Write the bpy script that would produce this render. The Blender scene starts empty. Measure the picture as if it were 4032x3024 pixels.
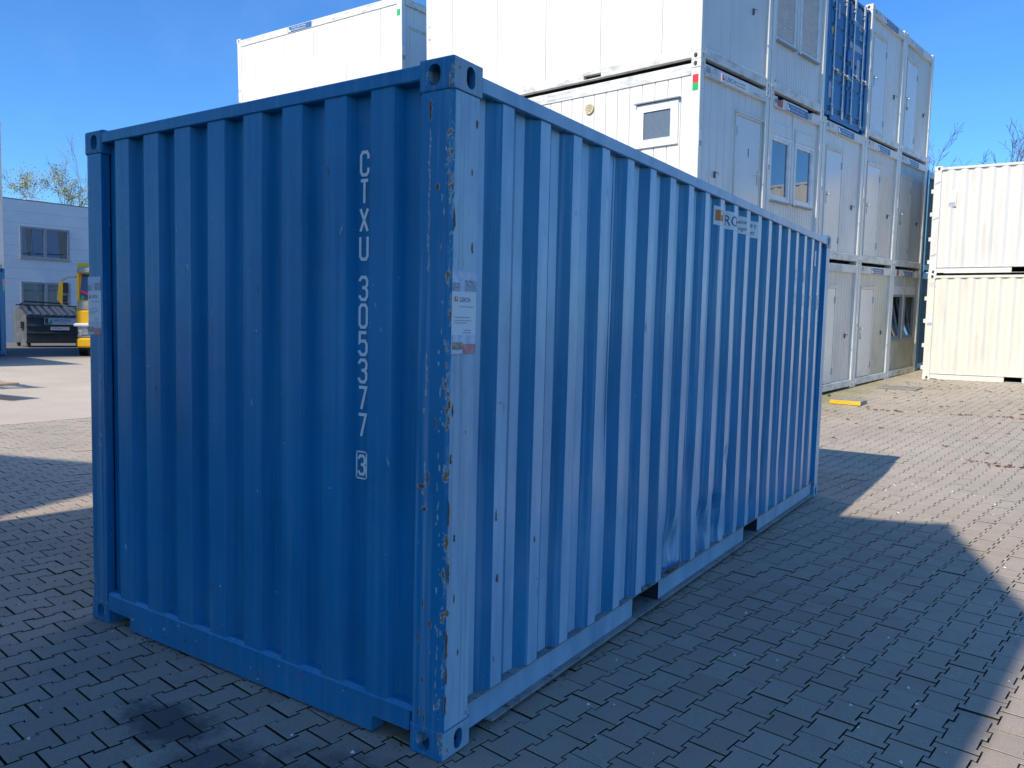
import bpy, bmesh, math, random
import numpy as np
from mathutils import Vector, Matrix, noise

random.seed(7)
rng = np.random.default_rng(7)
C = bpy.context.scene.collection
sc = bpy.context.scene

# ------------------------------------------------------------------ camera, light, exposure
CAM_LOC = (1.7591, -2.2316, 1.6500)
YAW, PITCH, ROLL = -0.58664, -0.07561, 0.02444


def cam_axes():
    f = Vector((math.sin(YAW) * math.cos(PITCH), math.cos(YAW) * math.cos(PITCH), math.sin(PITCH)))
    rt = Vector((math.cos(YAW), -math.sin(YAW), 0))
    up = rt.cross(f)
    r2 = rt * math.cos(ROLL) + up * math.sin(ROLL)
    u2 = -rt * math.sin(ROLL) + up * math.cos(ROLL)
    return r2, u2, f


CR, CU, CF = cam_axes()
cam_data = bpy.data.cameras.new("camera")
cam = bpy.data.objects.new("camera", cam_data)
C.objects.link(cam)
M = Matrix((CR, CU, -CF)).transposed().to_4x4()
M.translation = Vector(CAM_LOC)
cam.matrix_world = M
cam_data.sensor_width = 36.0
cam_data.lens = 3098.2 / 4032 * 36
cam_data.clip_end = 2000
cam_data.clip_start = 0.05
sc.camera = cam

SUN_EL = math.radians(39.8)
SUN_AZ = math.radians(187.0)      # compass angle of the sun, clockwise from +Y
world = bpy.data.worlds.new("World")
sc.world = world
world.use_nodes = True
nt = world.node_tree
nt.nodes.clear()
out = nt.nodes.new("ShaderNodeOutputWorld")
bg = nt.nodes.new("ShaderNodeBackground")
sky = nt.nodes.new("ShaderNodeTexSky")
sky.sky_type = 'NISHITA'
sky.sun_disc = False
sky.sun_elevation = SUN_EL
sky.sun_rotation = SUN_AZ
sky.altitude = 150
sky.air_density = 1.0
sky.dust_density = 0.7
sky.ozone_density = 2.2
hs = nt.nodes.new("ShaderNodeHueSaturation")
hs.inputs['Saturation'].default_value = 1.12
nt.links.new(sky.outputs[0], hs.inputs['Color'])
tint = nt.nodes.new("ShaderNodeMix"); tint.data_type = 'RGBA'; tint.blend_type = 'MULTIPLY'
tint.inputs[0].default_value = 1.0
tint.inputs[7].default_value = (0.33, 0.59, 0.86, 1)
nt.links.new(hs.outputs[0], tint.inputs[6])
wtc = nt.nodes.new("ShaderNodeTexCoord"); wmp = nt.nodes.new("ShaderNodeMapping")
wmp.inputs['Rotation'].default_value = (0.35, 0.5, 0.3); wmp.inputs['Scale'].default_value = (1.2, 7.0, 5.0)
wno = nt.nodes.new("ShaderNodeTexNoise"); wno.inputs['Scale'].default_value = 1.3; wno.inputs['Detail'].default_value = 6; wno.inputs['Roughness'].default_value = .6
wra = nt.nodes.new("ShaderNodeMapRange"); wra.inputs[1].default_value = .50; wra.inputs[2].default_value = .80; wra.inputs[3].default_value = 0; wra.inputs[4].default_value = .03
wmx = nt.nodes.new("ShaderNodeMix"); wmx.data_type = 'RGBA'; wmx.inputs[7].default_value = (5.5, 6.3, 7.2, 1)
nt.links.new(wtc.outputs['Generated'], wmp.inputs[0]); nt.links.new(wmp.outputs[0], wno.inputs['Vector']); nt.links.new(wno.outputs[0], wra.inputs[0])
nt.links.new(wra.outputs[0], wmx.inputs[0]); nt.links.new(tint.outputs[2], wmx.inputs[6])
nt.links.new(wmx.outputs[2], bg.inputs[0])
nt.links.new(bg.outputs[0], out.inputs[0])
bg.inputs[1].default_value = 0.15

sun_data = bpy.data.lights.new("sun", 'SUN')
sun_data.energy = 3.3
sun_data.angle = math.radians(0.55)
sun_data.color = (1.0, 0.89, 0.73)
sun = bpy.data.objects.new("sun", sun_data)
C.objects.link(sun)
SUN_TO = Vector((math.sin(SUN_AZ) * math.cos(SUN_EL), math.cos(SUN_AZ) * math.cos(SUN_EL), math.sin(SUN_EL)))
sun.rotation_euler = (-SUN_TO).to_track_quat('-Z', 'Y').to_euler()
sun.location = (0, -10, 30)

sc.view_settings.view_transform = 'Standard'
sc.view_settings.look = 'None'
sc.view_settings.gamma = 1
sc.view_settings.use_curve_mapping = False
sc.view_settings.exposure = 0.75
sc.render.engine = 'CYCLES'
sc.cycles.max_bounces = 6
sc.cycles.use_denoising = True

# ------------------------------------------------------------------ helpers
class MB:
    """collects faces of one mesh"""
    def __init__(self):
        self.v = []; self.f = []; self.m = []

    def poly(self, pts, mi=0):
        n = len(self.v)
        self.v += [tuple(p) for p in pts]
        self.f.append(tuple(range(n, n + len(pts)))); self.m.append(mi)
        return self

    def box(self, x0, x1, y0, y1, z0, z1, mi=0):
        n = len(self.v)
        self.v += [(x0, y0, z0), (x1, y0, z0), (x1, y1, z0), (x0, y1, z0), (x0, y0, z1), (x1, y0, z1), (x1, y1, z1), (x0, y1, z1)]
        for q in ((0, 3, 2, 1), (4, 5, 6, 7), (0, 1, 5, 4), (1, 2, 6, 5), (2, 3, 7, 6), (3, 0, 4, 7)):
            self.f.append(tuple(n + i for i in q)); self.m.append(mi)
        return self

    def cbox(self, x0, x1, y0, y1, z0, z1, c=0.004, mi=0):
        """box with chamfered vertical and horizontal edges (8 corner points cut)"""
        n = len(self.v)
        for x, sx in ((x0, 1), (x1, -1)):
            for y, sy in ((y0, 1), (y1, -1)):
                for z, sz in ((z0, 1), (z1, -1)):
                    self.v += [(x, y + sy * c, z + sz * c), (x + sx * c, y, z + sz * c), (x + sx * c, y + sy * c, z)]
        def i(a, b, c_, k): return n + (a * 4 + b * 2 + c_) * 3 + k
        F = []
        for a in (0, 1):
            F.append([i(a, 0, 0, 0), i(a, 1, 0, 0), i(a, 1, 1, 0), i(a, 0, 1, 0)])
            F.append([i(0, a, 0, 1), i(1, a, 0, 1), i(1, a, 1, 1), i(0, a, 1, 1)])
            F.append([i(0, 0, a, 2), i(1, 0, a, 2), i(1, 1, a, 2), i(0, 1, a, 2)])
            for b in (0, 1):
                F.append([i(a, b, 0, 0), i(a, b, 1, 0), i(a, b, 1, 1), i(a, b, 0, 1)])
                F.append([i(a, 0, b, 0), i(a, 1, b, 0), i(a, 1, b, 2), i(a, 0, b, 2)])
                F.append([i(0, a, b, 1), i(1, a, b, 1), i(1, a, b, 2), i(0, a, b, 2)])
                for d in (0, 1):
                    F.append([i(a, b, d, 0), i(a, b, d, 1), i(a, b, d, 2)])
        ctr = np.array([(x0 + x1) / 2, (y0 + y1) / 2, (z0 + z1) / 2])
        for f in F:
            P = [np.array(self.v[k]) for k in f]
            nn = np.cross(P[1] - P[0], P[2] - P[0])
            if np.dot(nn, sum(P) / len(P) - ctr) < 0: f = f[::-1]
            self.f.append(tuple(f)); self.m.append(mi)
        return self

    def prism(self, pts, z0, z1, mi=0, axis='z', caps=True):
        """pts 2D closed loop extruded along axis"""
        def P(a, b, c):
            return (a, b, c) if axis == 'z' else ((a, c, b) if axis == 'y' else (c, a, b))
        n = len(self.v); k = len(pts)
        self.v += [P(a, b, z0) for a, b in pts] + [P(a, b, z1) for a, b in pts]
        for i in range(k):
            j = (i + 1) % k
            self.f.append((n + i, n + j, n + k + j, n + k + i)); self.m.append(mi)
        if caps:
            self.f.append(tuple(n + i for i in reversed(range(k)))); self.m.append(mi)
            self.f.append(tuple(n + k + i for i in range(k))); self.m.append(mi)
        return self

    def tube(self, pts, rad, n=8, mi=0, caps=True):
        pts = [Vector(p) for p in pts]
        if not isinstance(rad, (list, tuple)): rad = [rad] * len(pts)
        base = len(self.v)
        ref = Vector((0, 0, 1))
        for i, p in enumerate(pts):
            d = (pts[min(i + 1, len(pts) - 1)] - pts[max(i - 1, 0)]).normalized()
            r_ = ref if abs(d.z) < 0.95 else Vector((1, 0, 0))
            a = d.cross(r_).normalized(); b = d.cross(a).normalized()
            for k in range(n):
                t = 2 * math.pi * k / n
                self.v.append(tuple(p + (a * math.cos(t) + b * math.sin(t)) * rad[i]))
        for i in range(len(pts) - 1):
            for k in range(n):
                j = (k + 1) % n
                self.f.append((base + i * n + k, base + i * n + j, base + (i + 1) * n + j, base + (i + 1) * n + k)); self.m.append(mi)
        if caps:
            self.f.append(tuple(base + k for k in reversed(range(n)))); self.m.append(mi)
            self.f.append(tuple(base + (len(pts) - 1) * n + k for k in range(n))); self.m.append(mi)
        return self

    def mesh(self, name, mats):
        me = bpy.data.meshes.new(name)
        me.from_pydata(self.v, [], self.f)
        for m in (mats if isinstance(mats, (list, tuple)) else [mats]):
            me.materials.append(m)
        me.polygons.foreach_set('material_index', self.m)
        me.update()
        return me

    def build(self, name, mats, parent=None, fix=False, smooth=False):
        me = self.mesh(name, mats)
        if fix:
            bm = bmesh.new(); bm.from_mesh(me)
            bmesh.ops.remove_doubles(bm, verts=bm.verts, dist=1e-5)
            bmesh.ops.recalc_face_normals(bm, faces=bm.faces)
            bm.to_mesh(me); bm.free()
        if smooth:
            me.polygons.foreach_set('use_smooth', [True] * len(me.polygons))
        return link(name, me, parent)


def link(name, me, parent=None, loc=None, rz=None, scale=None):
    o = bpy.data.objects.new(name, me)
    C.objects.link(o)
    if parent is not None: o.parent = parent
    if loc is not None: o.location = loc
    if rz is not None: o.rotation_euler = (0, 0, rz)
    if scale is not None: o.scale = scale
    return o


def tag(o, label=None, cat=None, group=None, kind=None):
    if label: o['label'] = label
    if cat: o['category'] = cat
    if group: o['group'] = group
    if kind: o['kind'] = kind
    return o


def thing(name, label, cat, mat=None, group=None):
    o = bpy.data.objects.new(name, None)
    o.empty_display_size = 0.2
    C.objects.link(o)
    if mat is not None: o.matrix_world = mat
    return tag(o, label, cat, group)


def RM(a, b, c, loc):
    """yaw, tilt about X, tilt about Y, location"""
    m = Matrix.Rotation(a, 4, 'Z') @ Matrix.Rotation(b, 4, 'X') @ Matrix.Rotation(c, 4, 'Y')
    m.translation = Vector(loc)
    return m


# ------------------------------------------------------------------ materials
class NT:
    def __init__(self, name):
        self.m = bpy.data.materials.new(name)
        self.m.use_nodes = True
        self.t = self.m.node_tree
        self.b = self.t.nodes['Principled BSDF']
        self.out = self.t.nodes['Material Output']

    def n(self, typ, **kw):
        x = self.t.nodes.new(typ)
        for k, v in kw.items(): setattr(x, k, v)
        return x

    def set(self, sock, v):
        if isinstance(v, bpy.types.NodeSocket): self.t.links.new(v, sock)
        elif isinstance(v, (tuple, list)) and len(v) == 3 and sock.type == 'RGBA': sock.default_value = (*v, 1)
        else: sock.default_value = v

    def coord(self, which='Object'):
        return self.n('ShaderNodeTexCoord').outputs[which]

    def mapping(self, vec, scale=(1, 1, 1), rot=(0, 0, 0), loc=(0, 0, 0)):
        m = self.n('ShaderNodeMapping')
        self.t.links.new(vec, m.inputs[0])
        m.inputs['Scale'].default_value = scale
        m.inputs['Rotation'].default_value = rot
        m.inputs['Location'].default_value = loc
        return m.outputs[0]

    def noise(self, vec, scale=5., detail=3., rough=.55, sc3=None, dist=0., color=False):
        if sc3: vec = self.mapping(vec, scale=sc3)
        x = self.n('ShaderNodeTexNoise')
        if vec is not None: self.t.links.new(vec, x.inputs['Vector'])
        x.inputs['Scale'].default_value = scale; x.inputs['Detail'].default_value = detail
        x.inputs['Roughness'].default_value = rough; x.inputs['Distortion'].default_value = dist
        return x.outputs[1 if color else 0]

    def voro(self, vec, scale=5., feature='F1', out_=0, sc3=None):
        if sc3: vec = self.mapping(vec, scale=sc3)
        x = self.n('ShaderNodeTexVoronoi', feature=feature)
        self.t.links.new(vec, x.inputs['Vector']); x.inputs['Scale'].default_value = scale
        return x.outputs[out_]

    def ramp(self, v, a, b, lo=0., hi=1.):
        x = self.n('ShaderNodeMapRange'); x.clamp = True
        self.t.links.new(v, x.inputs[0])
        x.inputs[1].default_value = a; x.inputs[2].default_value = b
        x.inputs[3].default_value = lo; x.inputs[4].default_value = hi
        return x.outputs[0]

    def math(self, op, a, b=0., c=0.):
        x = self.n('ShaderNodeMath', operation=op)
        self.set(x.inputs[0], a); self.set(x.inputs[1], b)
        if len(x.inputs) > 2: self.set(x.inputs[2], c)
        return x.outputs[0]

    def mix(self, f, a, b, blend='MIX'):
        x = self.n('ShaderNodeMix', data_type='RGBA', blend_type=blend)
        self.set(x.inputs[0], f); self.set(x.inputs[6], a); self.set(x.inputs[7], b)
        return x.outputs[2]

    def xyz(self, vec):
        x = self.n('ShaderNodeSeparateXYZ'); self.t.links.new(vec, x.inputs[0]); return x.outputs

    def bump(self, h, strength=.2, dist=.01, normal=None):
        x = self.n('ShaderNodeBump')
        self.t.links.new(h, x.inputs['Height']); x.inputs['Strength'].default_value = strength
        x.inputs['Distance'].default_value = dist
        if normal is not None: self.t.links.new(normal, x.inputs['Normal'])
        return x.outputs[0]

    def done(self, col, rough=.5, spec=None, metal=None, normal=None, emit=None):
        self.set(self.b.inputs['Base Color'], col)
        self.set(self.b.inputs['Roughness'], rough)
        if spec is not None: self.set(self.b.inputs['Specular IOR Level'], spec)
        if metal is not None: self.set(self.b.inputs['Metallic'], metal)
        if normal is not None: self.t.links.new(normal, self.b.inputs['Normal'])
        return self.m


def plain(name, col, rough=.5, metal=0., var=.12, scale=6., spec=None, bump=0.):
    t = NT(name); co = t.coord()
    n1 = t.noise(co, scale, 4)
    f = t.ramp(n1, .3, .7, 1 - var, 1 + var)
    c = t.mix(1.0, col, t.mix(1., (1, 1, 1), f, 'MULTIPLY'), 'MULTIPLY')
    nn = t.bump(t.noise(co, scale * 12, 3), bump, .004) if bump else None
    return t.done(c, t.ramp(n1, .3, .7, rough * .85, min(1, rough * 1.15)), spec, metal, nn)


RUST = (0.20, 0.075, 0.038)


def mat_blue(name, base=(0.001, 0.162, 0.335), pale=(0.08, 0.31, 0.47), side=0.35, wear=0., rough=.36, edge=False, streak=1.0, coat=.15):
    """old container paint. side: bleaching and painted-in bright reflection on faces looking to +X; wear: scrapes and rust near the corner"""
    t = NT(name); co = t.coord(); X, Y, Z = t.xyz(co)
    big = t.noise(co, 1.3, 4, .6)
    st = t.noise(co, 1., 4, .6, sc3=(26, 26, .7))
    col = t.mix(t.ramp(big, .3, .72), base, tuple(min(1, c * 1.35 + .006) for c in base))
    col = t.mix(t.math('MULTIPLY', t.ramp(st, .50, .76), .42 * streak), col, pale)
    st2 = t.noise(t.mapping(co, loc=(3, 1, 5)), 1., 5, .65, sc3=(17, 17, .45))
    col = t.mix(t.math('MULTIPLY', t.ramp(st2, .54, .74), .40 * streak), col, tuple(c * .42 for c in base))
    smudge = t.ramp(t.noise(co, 1.9, 5, .7, dist=.6), .56, .74)
    col = t.mix(t.math('MULTIPLY', smudge, .22), col, (.17, .25, .32))
    geo = t.n('ShaderNodeNewGeometry')
    NX = t.xyz(t.n('ShaderNodeVectorTransform', vector_type='NORMAL', convert_from='WORLD', convert_to='OBJECT').outputs[0])[0] if False else None
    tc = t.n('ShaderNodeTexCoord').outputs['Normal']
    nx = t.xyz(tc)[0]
    bl = t.math('MULTIPLY', t.ramp(nx, .90, .985), side)  # also paints the bright reflection on the flats, leaving rib slopes dark
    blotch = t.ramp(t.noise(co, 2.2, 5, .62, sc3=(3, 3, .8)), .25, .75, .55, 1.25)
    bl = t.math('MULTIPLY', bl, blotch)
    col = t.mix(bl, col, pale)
    # dust near the bottom and fine dirt
    dust = t.math('MULTIPLY', t.ramp(Z, .55, .05), t.ramp(t.noise(co, 9, 4), .35, .75))
    col = t.mix(t.math('MULTIPLY', dust, .22), col, (.20, .20, .19))
    dirt = t.ramp(t.noise(co, 3, 6, .7, sc3=(6, 6, 1)), .60, .82)
    col = t.mix(t.math('MULTIPLY', dirt, .30), col, (.05, .055, .06))
    # fine scratches, pale
    sr = t.mapping(co, rot=(.5, .35, .2), scale=(1, 1, 1))
    s1 = t.noise(sr, 1., 2, .5, sc3=(90, 90, 3.0))
    s2 = t.noise(co, 3.2, 3, .6)
    scm = t.math('MULTIPLY', t.ramp(s1, .70, .74), t.ramp(s2, .52, .62))
    col = t.mix(t.math('MULTIPLY', scm, .35 + .4 * wear), col, (.26, .36, .43))
    ch = t.math('MULTIPLY', t.ramp(t.noise(co, 38, 2, .5), .765, .78), t.ramp(t.noise(co, 2.7, 2), .50, .6))
    col = t.mix(t.math('MULTIPLY', ch, .8), col, (.46, .50, .50))
    rr = t.ramp(t.noise(co, 60, 2), .3, .7, rough * .8, rough * 1.25)
    if wear:
        # distance from the vertical corner edge at x=0,y=0
        d = t.math('SQRT', t.math('ADD', t.math('MULTIPLY', X, X), t.math('MULTIPLY', Y, Y)))
        near = t.ramp(d, .012, .042, 1, 0)
        nz = t.noise(co, 10., 5, .68, sc3=(2.2, 2.2, 1.0))
        r1 = t.ramp(t.math('ADD', nz, t.math('MULTIPLY', near, .135 * wear)), .678, .70)
        rim = t.ramp(t.math('ADD', nz, t.math('MULTIPLY', near, .135 * wear)), .656, .672)
        sc_ = t.noise(t.mapping(co, rot=(.35, 0, 0)), 1, 4, .7, sc3=(20, 34, 5))
        scrape = t.math('MULTIPLY', t.ramp(sc_, .53, .60), t.math('MULTIPLY', t.ramp(nx, .4, .9), t.ramp(t.noise(co, 1.7, 3), .42, .6)))
        col = t.mix(t.math('MULTIPLY', scrape, .75), col, (.52, .60, .62))
        vs = t.ramp(t.noise(co, 1., 5, .65, sc3=(30, 45, .9)), .50, .72)
        col = t.mix(t.math('MULTIPLY', vs, t.math('MULTIPLY', t.ramp(nx, .4, .9), .5)), col, (.14, .22, .28))
        col = t.mix(rim, col, (.44, .50, .48))
        rc = t.mix(t.noise(co, 45, 3), RUST, (.42, .20, .10))
        col = t.mix(r1, col, rc)
        rr = t.math('MAXIMUM', rr, t.math('MULTIPLY', r1, .85))
    else:
        # light rust at welds
        nz = t.math('MULTIPLY', t.ramp(t.noise(co, 24., 4, .6), .70, .74), t.ramp(t.noise(co, 2.1, 2), .5, .62))
        col = t.mix(t.math('MULTIPLY', nz, .8), col, RUST)
    nb = t.bump(t.noise(co, 2.4, 3), .12, .03)
    nb = t.bump(t.noise(co, 130, 2), .05, .001, nb)
    t.b.inputs['Coat Weight'].default_value = .0 if wear > 1.2 else coat
    t.b.inputs['Coat Roughness'].default_value = .2
    t.t.links.new(nb, t.b.inputs['Coat Normal'])
    return t.done(col, rr, .35, 0., nb)


def mat_white(name, base=(.72, .74, .73), grime=.5, moss=0., rough=.45, vert=True):
    t = NT(name); co = t.coord(); X, Y, Z = t.xyz(co)
    big = t.noise(co, 1.1, 4)
    col = t.mix(t.ramp(big, .3, .75), base, tuple(c * .93 for c in base))
    st = t.noise(co, 1., 5, .65, sc3=(9, 9, .8))
    g = t.math('MULTIPLY', t.ramp(st, .50, .80), grime)
    col = t.mix(g, col, (.36, .35, .30))
    sp = t.math('MULTIPLY', t.ramp(t.noise(co, 30, 4, .7), .66, .78), t.ramp(t.noise(co, 1.5, 3), .5, .68))
    col = t.mix(t.math('MULTIPLY', sp, grime), col, (.14, .13, .11))
    if moss:
        mz = t.math('MULTIPLY', t.ramp(Z, 2.2, .05), moss)
        mz = t.math('MULTIPLY', mz, t.ramp(t.noise(co, 2.2, 4), .3, .65, .5, 1.1))
        col = t.mix(mz, col, (.29, .31, .17))
    nb = t.bump(t.noise(co, 1.8, 3), .10, .03)
    return t.done(col, t.ramp(big, .3, .7, rough * .8, rough * 1.2), .5, 0., nb)


def mat_rail(name):
    """white frame rails with black mildew and a little rust"""
    t = NT(name); co = t.coord(); X, Y, Z = t.xyz(co)
    col = (.68, .68, .64)
    a = t.noise(co, 1., 6, .72, sc3=(3.5, 3.5, 9))
    b = t.noise(co, 1.4, 3)
    m = t.math('MULTIPLY', t.ramp(a, .44, .68), t.ramp(b, .36, .56))
    c = t.mix(t.math('MULTIPLY', m, .6), col, (.20, .18, .15))
    r = t.math('MULTIPLY', t.ramp(t.noise(co, 14, 4, .6), .66, .72), t.ramp(t.noise(co, 1.9, 2), .5, .6))
    c = t.mix(t.math('MULTIPLY', r, .7), c, (.27, .15, .06))
    return t.done(c, .5, .4)


BLUE_END = mat_blue('blue_paint_end', side=.25, coat=.08)
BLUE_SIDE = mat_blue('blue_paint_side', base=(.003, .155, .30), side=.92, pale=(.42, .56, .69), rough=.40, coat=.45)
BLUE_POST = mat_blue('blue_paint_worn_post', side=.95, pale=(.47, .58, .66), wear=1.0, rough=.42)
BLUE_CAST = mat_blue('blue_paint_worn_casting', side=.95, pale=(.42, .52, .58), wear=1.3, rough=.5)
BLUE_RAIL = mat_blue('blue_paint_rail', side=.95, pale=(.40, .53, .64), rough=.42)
DARK_STEEL = plain('dark_steel', (.02, .024, .03), .6)
RUST_M = plain('rust', RUST, .85, var=.5, scale=60, bump=.4)
CHIP_RIM = plain('chipped_primer', (.40, .46, .46), .7, var=.25, scale=80)
CHIP_PALE = plain('scraped_pale_paint', (.62, .66, .66), .6, var=.15, scale=80)
DIRTY_LEDGE = NT('dirty_ledge')
_t = DIRTY_LEDGE; _co = _t.coord()
_c = _t.mix(_t.ramp(_t.noise(_co, 7, 4, sc3=(1, 1, 1)), .3, .7), (.20, .215, .215), (.33, .32, .29))
_c = _t.mix(_t.ramp(_t.noise(_co, 22, 5, .7), .56, .66), _c, (.12, .085, .055))
_t.done(_c, .8, .3, None, _t.bump(_t.noise(_co, 60, 4), .6, .01))
DIRTY_LEDGE = DIRTY_LEDGE.m
PRINT_WHITE = plain('print_white', (.80, .79, .77), .5, var=.03)
LETTER_WHITE = plain('lettering_white', (.88, .88, .84), .5, var=.06, scale=25)
LETTER_DARK = plain('lettering_dark', (.09, .10, .11), .5)
LETTER_NAVY = plain('lettering_navy', (.035, .06, .19), .5)
LOGO_ORANGE = plain('logo_orange', (.72, .20, .035), .5)
LOGO_RED = plain('logo_red', (.62, .05, .03), .5)
SIGN_BLUE = plain('sign_blue', (.045, .13, .30), .4)
STK_RED = plain('sticker_red', (.65, .03, .03), .4)
STK_GREEN = plain('sticker_green', (.02, .38, .12), .4)
PRINT_LAV = plain('print_sky', (.60, .63, .72), .5, var=.2, scale=40)
PRINT_BUILD = plain('print_buildings', (.36, .38, .45), .5, var=.6, scale=90)
PRINT_RED = plain('print_red', (.68, .24, .24), .5, var=.3, scale=40)
PRINT_GREY = plain('print_grey_lines', (.40, .42, .48), .5)
PRINT_TAN = plain('print_tan', (.42, .30, .22), .5, var=.5, scale=60)
PLATE_YELLOW = plain('plate_yellow', (.75, .42, .02), .4)
PLATE_BLACK = plain('plate_black', (.02, .02, .022), .4)
CAB_WHITE = mat_white('cabin_wall_white', (.74, .72, .67), .25)
CAB_GREY = mat_white('cabin_wall_grey', (.64, .61, .54), .35)
CAB_FRAME = mat_white('cabin_frame', (.74, .72, .66), .5)
CAB_RAIL = mat_rail('cabin_rail')
CAB_MOSS = mat_white('cabin_wall_mossy', (.62, .59, .49), .5, moss=.6)
CAB_DOOR = mat_white('cabin_door', (.70, .69, .64), .15, rough=.25)
CAB_DARK = mat_white('cabin_wall_dull', (.40, .43, .43), .4)
ISO_WHITE = mat_white('container_white', (.68, .67, .63), .40)
ISO_CREAM = mat_white('container_cream', (.68, .655, .57), .45, moss=.0)
STEEL = plain('galvanised_steel', (.45, .47, .48), .4, metal=.7)
LEVER = plain('dark_metal', (.12, .12, .11), .4)
BRASS = plain('brass', (.65, .45, .12), .35, metal=.6)
SHUTTER = plain('roller_shutter', (.50, .52, .53), .5)
FRAME_GREY = plain('window_frame_grey', (.27, .29, .31), .45)
FRAME_WHITE = plain('window_frame_white', (.75, .76, .76), .35)
RUBBER = plain('black_rubber', (.015, .015, .015), .7)
GASKET = plain('black_gasket', (.02, .02, .025), .6)
INSIDE = plain('dark_inside', (.02, .022, .028), .9)
CURTAIN = plain('curtain', (.80, .80, .74), .8, var=.2, scale=20)


def mat_glass(name, col=(.03, .045, .06), rough=.03, alpha=None):
    t = NT(name); co = t.coord()
    nb = t.bump(t.noise(co, 1.6, 2), .15, .01)
    t.b.inputs['Coat Weight'].default_value = .6
    t.b.inputs['Coat Roughness'].default_value = .01
    return t.done(col, rough, 1.0, 0., nb)


GLASS = mat_glass('window_glass', (.03, .05, .085))


def mat_sheet_glass():
    """see-through pane: mostly transparent with a glossy film, works from any side"""
    t = NT('window_pane_clear')
    t.t.nodes.remove(t.b)
    fr = t.n('ShaderNodeFresnel'); fr.inputs[0].default_value = 1.55
    g = t.n('ShaderNodeBsdfGlossy'); g.inputs['Roughness'].default_value = .02
    tr = t.n('ShaderNodeBsdfTransparent'); tr.inputs[0].default_value = (.72, .80, .84, 1)
    mx = t.n('ShaderNodeMixShader')
    f = t.math('ADD', fr.outputs[0], .28)
    t.t.links.new(f, mx.inputs[0]); t.t.links.new(tr.outputs[0], mx.inputs[1]); t.t.links.new(g.outputs[0], mx.inputs[2])
    t.t.links.new(mx.outputs[0], t.out.inputs[0])
    return t.m


PANE = mat_sheet_glass()
FROST = NT('frosted_glass')
_co = FROST.coord()
FROST = FROST.done(FROST.mix(FROST.ramp(FROST.voro(_co, 42), .1, .7), (.085, .115, .15), (.12, .155, .195)), .35, .8, None,
                   FROST.bump(FROST.voro(_co, 42), .08, .01))


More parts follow.
